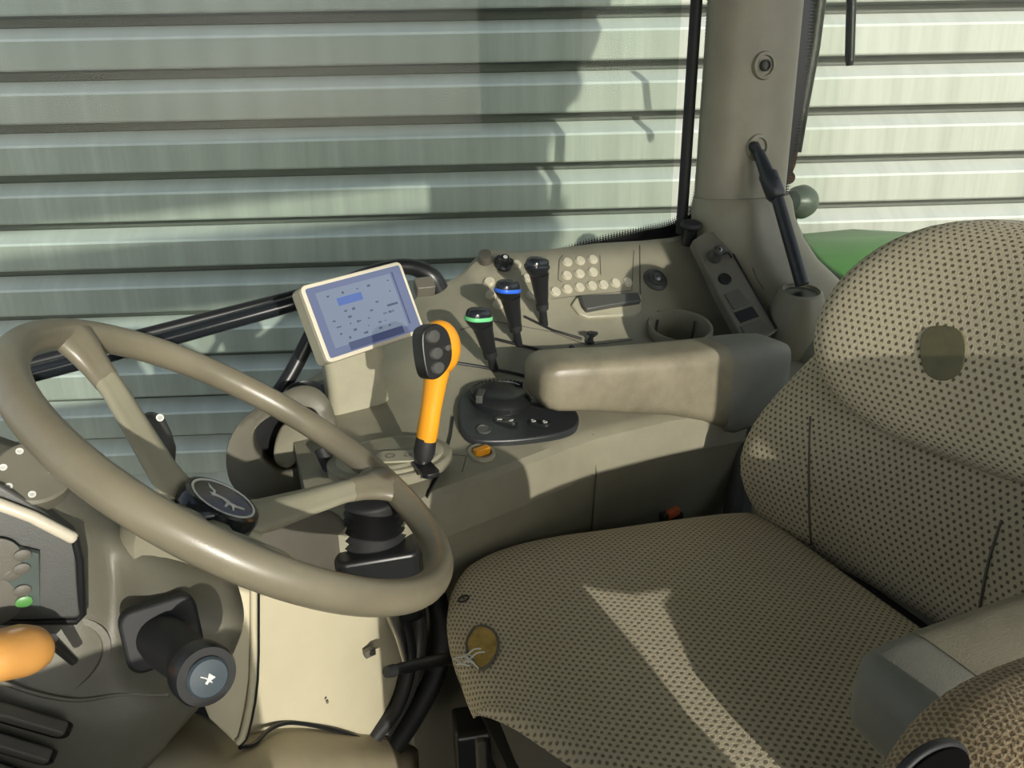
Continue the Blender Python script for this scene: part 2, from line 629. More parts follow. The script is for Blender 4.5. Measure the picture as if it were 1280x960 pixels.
def frit(pa, pb, name, parent, w0):
    """strip along polyline pa (solid side) and pb (dotted side)"""
    A, B = pa, pb
    vs, uv, L = [], [], 0
    for i in range(len(A)):
        if i:
            L += (A[i] - A[i - 1]).length
        vs += [A[i], B[i]]
        uv += [(L, 0), (L, 1)]
    fs = [(2 * i, 2 * i + 2, 2 * i + 3, 2 * i + 1) for i in range(len(A) - 1)]
    return mesh_obj(name, vs, fs, FRIT, parent, uv)


YG = 1.357
# lower right corner of the big side window: solid edge then dotted edge
lo = crom([W(x, y, Y=YG) for x, y in ((540, 400), (618, 372), (690, 342), (746, 326), (800, 312), (850, 300), (884, 262), (892, 110), (900, -60))], 10)
hi = crom([W(x, y, Y=YG) for x, y in ((540, 366), (618, 344), (690, 312), (746, 294), (800, 281), (842, 270), (864, 244), (876, 110), (886, -60))], 10)
frit(lo, hi, 'black_border', win1, .03)
lo = crom([W(x, y, Y=YG) for x, y in ((990, -60), (980, 100), (967, 200), (964, 262), (1000, 332), (1060, 378), (1160, 430))], 10)
hi = crom([W(x, y, Y=YG) for x, y in ((1026, -60), (1013, 100), (996, 200), (990, 255), (1020, 312), (1070, 350), (1180, 400))], 10)
frit(lo, hi, 'black_border', win2, .03)

# right rear post inside the cab with flared foot
post = struct(empty('trim_4', (0.99, 1.30, 0.3)))
pts_l = [(W(884, -30, Y=1.29).x, 1.262), (W(880, 60, Y=1.29).x, W(880, 60, Y=1.29).z), (W(868, 262, Y=1.29).x, W(868, 262, Y=1.29).z)]


def post_sec(z, x0, x1, d, yb=1.345, n=48):
    cx, hw = (x0 + x1) / 2, (x1 - x0) / 2
    s = []
    for k in range(n):
        a = 2 * pi * k / n
        c, q = supe(a, 2.15)
        s.append(V(cx + hw * c, yb - d / 2 + d / 2 * q, z))
    return s


secs = []
for z in np.linspace(0.865, 1.66, 10):
    lx = 0.872 + (z - .86) * 0.012
    rx = W(969, 250, Y=1.30).x + (z - .88) / .34 * (W(992, 0, Y=1.30).x - W(969, 250, Y=1.30).x)
    secs.append(post_sec(z, lx, rx, 0.115))
loft('post_cover', secs, BEIGE, post)
secs = []
for z, lx, rx, d in ((0.873, .868, 1.070, .125), (0.860, .864, 1.074, .135), (0.83, .862, 1.080, .142), (0.79, .868, 1.095, .160), (0.75, .885, 1.115, .19), (0.71, .905, 1.145, .24), (0.66, .925, 1.18, .33), (0.60, .935, 1.20, .42), (0.40, .94, 1.22, .50)):
    secs.append(post_sec(z, lx, rx, d))
foot = loft('post_foot', secs, BEIGE, post)
# door-side black seal
tube('window_seal', [V(0.866, 1.33, 0.80), V(.868, 1.33, 0.9), V(.872, 1.33, 1.2), V(.878, 1.33, 1.65)], .011, BLACKM, post, smooth_path=4)
tube('window_seal', [V(1.078, 1.335, 0.84), V(1.074, 1.335, 0.95), V(1.064, 1.335, 1.2), V(1.04, 1.335, 1.65)], .011, DGREY, post, smooth_path=4)


def boss(px, py, parent, R=.023):
    c = W(px, py, Y=1.236)
    lathe('boss', c + V(0, .004, 0), (0, -1, 0), [(R * 1.15, -.01), (R * 1.1, 0.008), (R, .013), (R * .75, .014), (R * .7, .009), (R * .45, .008), (0, .008)], BEIGE, parent)
    return c


c = boss(953, 82, post)
b_ = lathe('bolt', c + V(0, -.006, 0), (0, -1, 0), [(.010, -.006), (.010, .006), (.007, .008), (.0065, .004), (.003, .004), (0, .004)], DGREY, post, n=18)
c = boss(945, 184, post)

# ------------------------------------------------------------------ right hand console
con = thing('side_console', (0.5, 1.15, 0.0), 'beige moulded side console with buttons, cup holder and lever slots below the right window', 'console')


def rowf(pts):
    P = sorted([tuple(p) for p in pts])
    xs = [p[0] for p in P]
    return lambda x: V(x, float(np.interp(x, xs, [p[1] for p in P])), float(np.interp(x, xs, [p[2] for p in P])))


rA = rowf([W(x, y, Y=1.335) for x, y in ((380, 478), (440, 440), (500, 392), (520, 372), (556, 354), (574, 345), (590, 326), (604, 315), (625, 312), (650, 316), (700, 310), (746, 304), (800, 301), (840, 297), (862, 291), (900, 286))])
rA2 = rowf([W(x, y, Y=1.32) for x, y in ((380, 484), (440, 446), (500, 398), (520, 378), (556, 360), (574, 351), (590, 331), (604, 320), (625, 317), (650, 320), (700, 315), (746, 309), (800, 306), (840, 302), (862, 296), (900, 291))])
rB = rowf([W(x, y, Y=1.17) for x, y in ((385, 505), (450, 480), (545, 428), (600, 432), (700, 420), (850, 418), (970, 420))])
rC = rowf([(0.05, 1.02, 0.625), (0.25, 1.02, 0.628), (0.45, 1.04, 0.628), (0.7, 1.06, 0.615), (1.1, 1.08, 0.60)])
rE = rowf([(0.05, 0.80, 0.600), (0.154, 0.80, 0.600), (0.209, 0.837, 0.600), (0.323, 0.872, .600), (0.466, 0.920, .600), (0.6, 0.935, .600), (1.1, 0.95, .59)])
rE2 = rowf([(0.05, 0.79, 0.590), (0.154, 0.792, 0.592), (0.209, 0.829, 0.592), (0.323, 0.864, .592), (0.466, 0.911, .592), (0.6, 0.925, .592), (1.1, 0.94, .58)])


def off(f, dy, dz):
    return lambda x: f(x) + V(0, dy(x) if callable(dy) else dy, dz)


rF = off(rE, lambda x: -.016, -.062)
rF2 = off(rE, lambda x: -.012, -.072)
rG = off(rE, lambda x: .02, -.30)
rH = lambda x: V(x, rE(x).y + .03, 0.0)
xs = list(np.linspace(0.055, 1.02, 70))


def mix(f, g, t, bulge=0):
    return lambda x: f(x).lerp(g(x), t) + V(0, 0, bulge)


prof_rows = [lambda x: rA(x) + V(0, 0.0, -.30), rA, rA2, mix(rA2, rB, .5, -.003), mix(rA2, rB, .88), mix(rB, rC, .12), mix(rB, rC, .55), rC, mix(rC, rE, .5, .002), mix(rC, rE, .92, .001), rE, rE2, mix(rE2, rF, .5), rF, rF2, mix(rF2, rG, .5), rG, rH]
rows = [[f(x) for x in xs] for f in prof_rows]
# close the forward end
verts = [v for r in rows for v in r]
m = len(xs)
faces = [(i * m + j, i * m + j + 1, (i + 1) * m + j + 1, (i + 1) * m + j) for i in range(len(rows) - 1) for j in range(m - 1)]
faces.append(tuple(i * m for i in range(len(rows))))
body = mesh_obj('console_body', verts, faces, BEIGE, con, None, 28)
dg = bpy.context.evaluated_depsgraph_get()
con_bvh = BVHTree.FromPolygons([tuple(v) for v in verts], faces)
foot_bvh = BVHTree.FromPolygons([tuple(foot.matrix_basis @ v.co + post.location) for v in foot.data.vertices], [tuple(p.vertices) for p in foot.data.polygons])


def on(px, py, bvh=None):
    h = (bvh or con_bvh).ray_cast(CAM, ray(px, py).normalized())
    if h[0] is None:
        print('MISS', px, py)
        return W(px, py, Y=1.15), V(0, -.5, .85).normalized()
    n = h[1]
    if n.dot(ray(px, py)) > 0:
        n = -n
    return h[0], n


def on2(px, py):
    a = on(px, py)
    b = foot_bvh.ray_cast(CAM, ray(px, py).normalized())
    if b[0] is not None and (b[0] - CAM).length < (a[0] - CAM).length:
        return b[0], (b[1] if b[1].dot(ray(px, py)) < 0 else -b[1])
    return a


def on_poly(name, pxs, h, mat, parent, bev=0.001, lift=0.0, bvh=None, flat=False):
    """outline given by picture points, laid on the console surface, thickness h"""
    P = [(on2(x, y) if bvh == 'near' else on(x, y, bvh))[0] for x, y in pxs]
    c = sum(P, V(0, 0, 0)) / len(P)
    n = V(0, 0, 0)
    for i in range(len(P)):
        n += (P[i] - c).cross(P[(i + 1) % len(P)] - c)
    n.normalize()
    if n.dot(ray(*pxs[0])) > 0:
        n = -n
    a, b, n = frame(n, (0, 1, 0.3))
    pts = [((p - c).dot(a), (p - c).dot(b)) for p in P]
    dev = [(p - c).dot(n) for p in P]
    base = min(dev) - .002 if not flat else 0
    k = len(pts)
    lo_ = [c + a * p[0] + b * p[1] + n * (d - .004) for p, d in zip(pts, dev)]
    hi_ = [c + a * p[0] + b * p[1] + n * ((max(dev) if flat else d) + h + lift) for p, d in zip(pts, dev)]
    fs = [tuple(range(k)), tuple(range(k, 2 * k))] + [(i, (i + 1) % k, k + (i + 1) % k, k + i) for i in range(k)]
    o = mesh_obj(name, lo_ + hi_, fs, mat, parent, None, 40)
    if bev:
        bevel(o, bev, 2)
    return o


def closed_crom(pxs, k=4):
    P = [Vector((x, y, 0)) for x, y in pxs]
    n = len(P)
    o = []
    for i in range(n):
        a, b, c, d = P[i - 1], P[i], P[(i + 1) % n], P[(i + 2) % n]
        for j in range(k):
            t = j / k
            q = 0.5 * ((2 * b) + (c - a) * t + (2 * a - 5 * b + 4 * c - d) * t * t + (3 * b - a - 3 * c + d) * t ** 3)
            o.append((q.x, q.y))
    return o


def z5(cx, cy):
    return 560 + cx / 4.571, 280 + cy / 4.571


def seam(name, pxs, r, mat, parent, n=6, lift=None):
    P = []
    lift = r * .4 if lift is None else lift
    for (x0, y0), (x1, y1) in zip(pxs[:-1], pxs[1:]):
        for j in range(5):
            P.append((x0 + (x1 - x0) * j / 5, y0 + (y1 - y0) * j / 5))
    P.append(pxs[-1])
    Q = []
    for x, y in P:
        a, b = on(x, y)
        Q.append(a + b * lift)
    return tube(name, Q, r, mat, parent, n=n)


btns = [(680, 218), (753, 210), (826, 203), (677, 295), (750, 285), (826, 275), (680, 373), (750, 363), (820, 353), (886, 347), (955, 338), (1023, 332), (612, 388), (235, 332), (393, 230), (450, 310), (472, 410), (247, 403), (287, 460)]
_, pn = on(745, 345)
bme = None
for cx, cy in btns:
    p, n = on(*z5(cx, cy))
    rr = .0086 if cx > 480 or cx < 300 else .0078
    bt = lathe('button', p, n, [(rr * 1.2, -.002), (rr * 1.2, .0012), (rr * 1.02, .0016), (rr, .0012), (rr, .0035), (rr * .85, .0048), (0, .0046)], BUTTON, con, n=20)
# button surrounds: thin raised seams
for a_, b_, c_, d_ in (((634, 190), (860, 175), (868, 300), (640, 330)),):
    tube('panel_seam', [on(*z5(*q))[0] + pn * .0008 for q in ((655, 180), (636, 205), (630, 320), (650, 332))], .0008, DTAUPE, con, n=6)
tube('panel_seam', [on(*z5(*q))[0] + pn * .0008 for q in ((868, 180), (872, 290))], .0006, DTAUPE, con, n=6)
tube('panel_seam', [on(*z5(*q))[0] + pn * .0006 for q in ((1095, 122), (1097, 250), (1100, 400))], .0012, DTAUPE, con, n=6)
tube('panel_seam', [on(*z5(*q))[0] + pn * .0006 for q in ((590, 430), (700, 415), (1050, 380), (1062, 150))], .0007, DTAUPE, con, n=6)
# rotary knobs, upper left of the panel
p, n = on(607, 325)
lathe('rotary_knob', p, n, [(.013, -.002), (.013, .014), (.0115, .017), (0, .017)], DTAUPE, con, n=24)
p, n = on(629, 331)
kn = lathe('rotary_knob', p, n, [(.016, -.002), (.017, .006), (.012, .010), (.009, .020), (.007, .022), (0, .022)], BLACK, con, n=24)
box('knob_wing', p + n * .012, V(1, 0, -.35), n.cross(V(1, 0, -.35)), (.034, .012, .012), BLACK, kn, r=.005, bev=.002)
lathe('knob_mark', p + n * .0222, n, [(.004, -.001), (.004, .0006), (0, .0006)], WHITE, kn, n=16)
# ignition switch
p, n = on(819, 350)
ks = lathe('key_switch', p, n, [(.026, -.003), (.024, .003), (.017, .006), (.0165, .010), (.0155, .011), (.0150, .008), (.010, .0075), (.009, .009), (0, .009)], DGREY, con, n=32)
lathe('key_barrel', p + n * .0085, n, [(.0075, -.002), (.0075, .0022), (.005, .003), (0, .003)], STEEL, ks, n=20)
box('key_slot', p + n * .0115, V(1, 0, -.3), n.cross(V(1, 0, -.3)), (.009, .002, .001), BLACK, ks)
# ashtray
ash = on_poly('ashtray', [z5(*q) for q in ((700, 470), (728, 428), (900, 425), (1085, 408), (1100, 430), (1100, 500), (1060, 530), (800, 545), (745, 525))], .006, BEIGE2, con, .003)
on_poly('ashtray_lid', [z5(*q) for q in ((738, 436), (1070, 420), (1090, 470), (930, 492), (780, 520), (755, 490))], .016, DGREY, ash, .003)
# cup holder
p, n = on(847, 418)
n = V(-.05, -.25, 1).normalized()
p = p + V(0, -.006, .014)
lathe('cup_holder', p, n, [(.064, -.07), (.060, -.012), (.060, .004), (.0575, .008), (.054, .006), (.052, -.004), (.049, -.055), (0.0, -.055)], BEIGE, con, n=40)
# open the console under the ring so that the cup well is a real hole
bm = bmesh.new()
bm.from_mesh(body.data)
Mw = world_matrix(body)


def axd(v):
    d = (Mw @ v) - p
    return (d - n * d.dot(n)).length if abs(d.dot(n)) < .12 else 9


near = [f for f in bm.faces if len(f.verts) == 4 and min(axd(v.co) for v in f.verts) < .075 or axd(f.calc_center_median()) < .06]
ed = {e for f in near for e in f.edges}
bmesh.ops.subdivide_edges(bm, edges=list(ed), cuts=7, use_grid_fill=True)
bmesh.ops.delete(bm, geom=[f for f in bm.faces if axd(f.calc_center_median()) < .0535], context='FACES')
bm.to_mesh(body.data)
bm.free()
for k in range(4):
    a = radians(35 + k * 90)
    ea_, eb_, _n = frame(n)
    c0 = p + (ea_ * cos(a) + eb_ * sin(a)) * .0485
    tube('cup_rib', [c0 - n * .004, c0 - n * .05], .0022, DTAUPE, con, n=8)
# lever slots
for seg, wd in ((((553, 452), (600, 459), (645, 468), (684, 478)), .0028), (((618, 424), (650, 432), (700, 445)), .0028), (((655, 396), (690, 413), (727, 424)), .0024)):
    seam('lever_slot', seg, wd, BLACK, con, 8)
seam('panel_seam', [(575, 412), (620, 402), (690, 415), (735, 432), (790, 425)], .0010, DTAUPE, con)
# small lock toggle
p, n = on(737, 428)
tg = lathe('toggle', p, n, [(.009, -.002), (.008, .003), (.005, .004), (.004, .014), (.007, .016), (.007, .020), (0, .021)], BLACK, con, n=16)
box('toggle_bar', p + n * .019, V(1, .2, -.2), V(0, 1, .4), (.022, .006, .006), BLACK, tg, bev=.0015)
p, n = on(714, 437)
lathe('stop_pin', p, n, [(.005, -.002), (.005, .006), (.003, .008), (0, .008)], BLACK, con, n=12)

# socket strip on the rear part
q1, q2, q3, q4 = W(866, 300, Y=1.235), W(893, 290, Y=1.235), W(974, 412, Y=1.075), W(930, 428, Y=1.075)
SPN = (q3 - q1).cross(q2 - q1).normalized()
if SPN.dot(ray(900, 350)) > 0:
    SPN = -SPN
sea = (q3 - q2).normalized()
seb = SPN.cross(sea)


def sp(x, y, lift=0.0):
    return RP(x, y, q1, SPN) + SPN * lift


def plate(name, pxs, h, mat, base=0.0, bv=.0008, parent=None):
    P = [sp(*q) for q in pxs]
    c = sum(P, V(0, 0, 0)) / len(P)
    pts = [((p - c).dot(sea), (p - c).dot(seb)) for p in P]
    return prism(name, pts, c, sea, seb, h, mat, parent or con, bv, base)


plate('socket_strip', [(866, 300), (880, 290), (893, 289), (934, 345), (974, 412), (962, 420), (930, 428), (898, 368)], .024, TAUPE, -.024, .003)
n = SPN
p = sp(893, 322)
s1 = lathe('power_socket', p, n, [(.013, -.003), (.0135, .006), (.011, .012), (.008, .018), (.0105, .020), (.0105, .026), (0, .027)], DGREY, con, n=24)
lathe('socket_cap', p + n * .027, n, [(.006, -.003), (.006, .001), (.0035, .0015), (.0035, -.001), (0, -.001)], STEEL, s1, n=20)
tube('cap_strap', [p + n * .01 + V(.008, 0, 0), p + n * .012 + V(.024, -.004, .002), p + n * .004 + V(.03, -.01, -.002)], .003, BLACK, s1, n=8)
lathe('socket_hole', sp(906, 349), n, [(.0125, -.002), (.0125, .0014), (.0112, .0018), (.0108, .0008), (0, .0008)], BLACK, con, n=24)
plate('blank_plate', [(905, 368), (923, 361), (937, 379), (917, 387)], .002, DTAUPE)
plate('socket_hole', [(917, 391), (940, 383), (949, 396), (926, 404)], .0012, BLACK)
plate('blank_plate', [(925, 409), (951, 400), (964, 412), (934, 423)], .002, DTAUPE)
plate('strip_groove', [(915, 318), (917, 317), (972, 411), (969, 412)], .0012, BLACK)

# recess groove in the post foot, cone that carries the strut
p = on(990, 376, foot_bvh)[0] + V(.0, -.02, .012)
hub_ax = V(-.05, -.16, 1).normalized()
cone = lathe('strut_cone', p, hub_ax, [(.064, -.14), (.058, -.06), (.047, -.015), (.038, .010), (.033, .013), (.028, .006), (.0265, -.012), (0, -.012)], BEIGE, post, n=36)
lathe('cone_hole', p, hub_ax, [(.0282, .002), (.0280, .0075), (.001, .0060)], BLACK, post, n=30)
CONE_P = p
tube('foot_groove', [on(x, y, foot_bvh)[0] for x, y in ((941, 335), (946, 348), (955, 362))], .0012, DTAUPE, post, n=6)
# cap on the post foot
p = W(862, 280, Y=1.27)
vent = thing('black_cap', p, 'round black rubber cap at the lower front corner of the beige window post', 'cap')
lathe('cap_base', p + V(0, 0, -.03), (0, -.2, 1), [(.013, -.01), (.015, .0), (.013, .018), (.014, .022), (0, .022)], BLACK, vent, n=24)
lathe('cap_top', p + V(0, -.005, -.006), (0, -.2, 1), [(.019, 0), (.021, .004), (.019, .010), (.014, .012), (.012, .009), (0, .009)], BLACKM, vent, n=28)

# dial / label area beside the orange lever
p, n = on(492, 588)
p, n = W(488, 572, Z=.628), V(0, 0, 1)
for k, (R, h, mt) in enumerate(((.080, .003, BEIGE), (.069, .006, BEIGE2), (.057, .009, BEIGE))):
    lathe('stepped_ring', p, n, [(R, -.01), (R, h - .002), (R - .003, h), (0, h)], mt, con, n=56, sx=.8)
p3 = W(500, 572, Z=.6375)
lp = prism('label_plate', rrect(.060, .032, .012), p3, V(.95, -.3, 0).normalized(), V(.3, .95, 0).normalized(), .003, BEIGE2, con, .001)
for dx, s in ((-.012, 1), (.010, .8)):
    q = p3 + V(.95, -.3, 0).normalized() * dx + V(0, 0, .0032)
    lathe('label_mark', q, n, [(.0062 * s, -.0005), (.0062 * s, .0003), (.0048 * s, .0003), (.0048 * s, -.0005)], DTAUPE, lp, n=20)
gate = box('lever_gate', W(531, 584, Z=.6365), V(1, .1, 0), V(-.1, 1, 0), (.022, .055, .006), BLACK, con, r=.008, bev=.001)

# charcoal pod with throttle dial
pod_px = closed_crom([(573, 508), (583, 494), (604, 486), (640, 490), (690, 512), (716, 518), (723, 530), (716, 543), (690, 551), (640, 557), (598, 557), (580, 549), (573, 530)], 4)
pod = on_poly('control_pod', pod_px, .010, CHAR, con, .003)


def pod_pt(px, py, lift=0):
    P_, N_ = on(px, py)
    return P_ + N_ * (.010 + lift), N_


p, n = pod_pt(625, 508)
dd = lathe('throttle_dial', p, V(.1, -.1, 1), [(.046, -.004), (.046, .006), (.040, .014), (.030, .018), (.0, .019)], BLACK, con, n=48, sx=1.0)
for k in range(20):
    a = radians(20 + k * 9)
    q = p + V(cos(a) * .041, sin(a) * .041, .012)
    box('dial_rib', q, V(-sin(a), cos(a), 0), V(0, 0, 1), (.0022, .014, .006), CHAR, dd)
tube('dial_seam', [p + V(cos(radians(a)) * .034, sin(radians(a)) * .034, .018) for a in range(10, 175, 15)], .0010, STEEL, dd, n=6)
box('dial_pointer', p + V(-.034, -.010, .016), V(.5, .9, 0), V(-.9, .5, 0), (.030, .010, .012), DGREY, dd, r=.002, bev=.001)
for (ax, ay), (sx_, sy_), kind in (((631, 535), (.036, .017), 'rocker'), ((673, 537), (.034, .020), 'lock')):
    q, n_ = pod_pt(ax, ay, .0005)
    d1 = V(.80, -.60, 0).normalized()
    rk = box('rocker_switch', q, d1, V(.60, .80, 0), (sx_, sy_, .005), BLACK, con, r=.008, bev=.001)
    rg = [V(*pt, 0) for pt in rrect(sx_ * .9, sy_ * .85, .007, 4)]
    tube('rocker_outline', [q + d1 * v.x + V(.60, .80, 0) * v.y + V(0, 0, .0030) for v in rg + rg[:1]], .0006, DGREY if kind == 'rocker' else CHAR, rk, n=5)
    for s in (-1, 1):
        c0 = q + d1 * (s * .0085) + V(0, 0, .0032)
        if kind == 'lock':
            box('lock_symbol', c0, V(1, 0, 0), V(0, 1, 0), (.006, .0045, .0006), WHITE, rk)
            box('lock_symbol', c0 + V(.0, .0045, 0), V(1, 0, 0), V(0, 1, 0), (.0035, .0030, .0005), WHITE, rk)
            box('lock_symbol', c0, V(1, 0, 0), V(0, 1, 0), (.0022, .0018, .0010), BLACK, rk)
        else:
            box('shape_symbol', c0, V(1, s * .5, 0), V(-s * .5, 1, 0), (.007, .003, .0006), WHITE, rk)
q, n_ = pod_pt(604, 545)
lathe('round_button', q, n_, [(.0105, -.003), (.0105, .0022), (.009, .003), (.0085, .0015), (0, .0015)], DGREY, con, n=28)
q, n_ = on(602, 567)
od = lathe('detent_button', q, n_, [(.019, -.003), (.0185, .003), (.014, .004), (.0135, -.001), (0, -.001)], BEIGE2, con, n=28, sx=1.1)
box('detent_bar', q + n_ * .004, V(1, .3, 0), V(-.3, 1, 0), (.024, .011, .010), ORANGE, od, r=.003, bev=.001)
seam('panel_seam', [(566, 522), (563, 545), (556, 572), (546, 598), (533, 622)], .0020, BLACK, con)
tube('panel_seam', [on(x, y)[0] for x, y in ((560, 568), (583, 570), (578, 590))], .0008, DTAUPE, con, n=6)
tube('panel_seam', [rE(.466) + V(0, -.003, -.002), rF(.466) + V(0, -.001, 0), rG(.47) + V(0, -.002, 0)], .0015, DTAUPE, con, n=6)

# ------------------------------------------------------------------ monitor
mon_tl, mon_tr, mon_bl = W(377, 358, Y=1.03), W(502, 326, Y=1.09), W(406, 456, Y=.99)
ex = (mon_tr - mon_tl).normalized()
ey = (mon_tl - mon_bl)
ey = (ey - ex * ey.dot(ex)).normalized()
mw, mh = (mon_tr - mon_tl).length, (mon_tl - mon_bl).length
mc = (mon_tr + mon_bl) / 2
mn = ex.cross(ey)
mon = thing('monitor', mc, 'small beige framed display with a bluish screen on a stalk behind the orange lever', 'monitor')
box('housing', mc - mn * .017, ex, ey, (mw, mh, .030), BEIGE2, mon, r=.008, bev=.003)
bz = box('bezel', mc, ex, ey, (mw * 1.0, mh * 1.0, .005), CHROME, mon, r=.008, bev=.0015)
scr = box('screen', mc + mn * .0026, ex, ey, (mw * .935, mh * .90, .002), screen_mat('lcd_glass', (0.16, 0.19, 0.33), .62), mon, r=.003)
M_LIGHT = screen_mat('lcd_light', (0.22, 0.27, 0.34), .75)
M_BLUE = screen_mat('lcd_blue', (0.05, 0.12, 0.42), .8)
M_NAVY = screen_mat('lcd_navy', (0.03, 0.045, 0.16), .5)
M_INK = screen_mat('lcd_ink', (0.07, 0.09, 0.16), .5)
M_STREAK = screen_mat('lcd_streak', (0.4, 0.42, 0.44), .9)


def sq(name, u, v, su, sv, mat, lift=.0038, rot=0):
    a = ex * cos(rot) + ey * sin(rot)
    b = -ex * sin(rot) + ey * cos(rot)
    return box(name, mc + ex * (u * mw / 2) + ey * (v * mh / 2) + mn * lift, a, b, (su * mw, sv * mh, .0004), mat, scr)


sq('screen_field', -.05, .02, .74, .72, M_LIGHT)
sq('screen_bar', -.22, .38, .24, .10, M_BLUE, .0041)
sq('screen_bar', .02, -.76, .55, .10, M_NAVY, .0041)
sq('screen_bar', .74, .05, .012, .72, M_NAVY, .0041)
rnd = random.Random(3)
for i in range(46):
    u_, v_ = rnd.uniform(-.68, .62), rnd.choice((.58, .30, .12, -.05, -.22, -.40, -.55))
    if -.5 < u_ < .06 and .25 < v_ < .5:
        continue
    sq('screen_glyph', u_, v_, rnd.choice((.012, .02, .03)), rnd.choice((.015, .022, .03)), M_INK, .0041)
# stalk
stk = loft('stalk', [[V(x, y, z) for x, y in
                      [(cx + px_ * .9 * s, cy + py_ * s) for px_, py_ in rrect(.095, .07, .015, 4)]]
                     for cx, cy, z, s in ((.163, 1.115, .60, 1.15), (.160, 1.11, .66, 1.0), (.158, 1.105, .70, .98), (.158, 1.10, .702, 1.02), (.158, 1.095, .735, 1.0), (.16, 1.085, .78, .8))], BEIGE2, mon)

# grab rail with its curved end and strut
rail = thing('grab_rail', W(300, 400, Y=1.24), 'long black tubular grab rail running from the left edge to behind the display', 'rail')
tube('rail_tube', [W(-60, 492, Y=1.22), W(30, 470, Y=1.22), W(200, 426, Y=1.22), W(365, 380, Y=1.22), W(430, 358, Y=1.22)], .0125, GLOSS, rail, n=20)
tube('rail_tube', [W(-60, 478, Y=1.25), W(30, 456, Y=1.25), W(200, 413, Y=1.25), W(365, 371, Y=1.25), W(430, 352, Y=1.25)], .010, BLACK, rail, n=16)
tube('rail_end', [W(430, 354, Y=1.22), W(480, 336, Y=1.21), W(515, 334, Y=1.20), W(538, 345, Y=1.19), W(548, 362, Y=1.19)], [.012, .012, .013, .016, .017], BLACK, rail, smooth_path=6)
tube('rail_strut', [W(398, 400, Y=1.2), W(378, 440, Y=1.19), W(362, 470, Y=1.18), W(342, 500, Y=1.17)], .012, BLACK, rail, smooth_path=5)
p, n = on(530, 362)
box('rail_clamp', p + n * .006, V(1, 0, 0), V(0, 1, .6), (.030, .025, .02), DTAUPE, rail, r=.004, bev=.002)

# ------------------------------------------------------------------ levers
ol = thing('shift_lever', W(528, 580, Z=.636), 'bright orange lever with round head and black thumb button plate beside the display', 'lever')
ob, ot = W(528, 580, Z=.636), W(548, 452, Y=.852)
ax_ = (ot - ob).normalized()
L_ = (ot - ob).length
tube('shaft', [ob - ax_ * .015, ob + ax_ * L_ * .30], [.010, .009], BLACK, ol)
tube('boot', [ob + ax_ * L_ * .05, ob + ax_ * L_ * .12, ob + ax_ * L_ * .26], [.011, .0135, .0125], BLACKM, ol)
tube('grip', [ob + ax_ * L_ * t for t in (.24, .30, .55, .8, .95, 1.05)], [.0130, .0140, .0135, .0150, .0172, .019], ORANGE, ol, n=24, flat=.9)
hc = W(549, 435, Y=.853)
secs = []
hx, hy, hn = V(.93, .34, .0).normalized(), V(.0, .2, 1).normalized(), None
hn = hx.cross(hy).normalized()          # towards the camera
for t in np.linspace(-1, 1, 15):
    r = sqrt(max(0, 1 - t * t))
    secs.append([hc + hx * (.028 * t) + (hy * cos(a) * .0335 + hn * sin(a) * .022) * max(r, .02) for a in np.linspace(0, 2 * pi, 24, endpoint=False)])
hd = loft('head', secs, ORANGE, ol)
plate = [(-.031, .026), (-.022, .034), (-.006, .035), (.008, .024), (.013, .004), (.010, -.016), (-.004, -.030), (-.020, -.034), (-.030, -.026), (-.033, 0)]
pp = closed_crom([(a * 910, b * 910) for a, b in plate], 3)
pc = hc - hx * .008 + hn * .010
pl = prism('button_plate', [(a / 1000, b / 1000) for a, b in pp], pc - hn * .010, hx, hy, .022, BLACK, ol, .002)
for u_, v_, r_ in ((-.0145, .019, .0085), (-.0125, -.001, .0080), (-.0125, -.018, .0080), (.0035, .002, .0045)):
    lathe('thumb_button', pc + hx * u_ + hy * v_ + hn * .012, hn, [(r_, -.002), (r_, .0015), (r_ * .8, .004), (0, .0045)], DGREY, pl, n=20, sx=1.15)


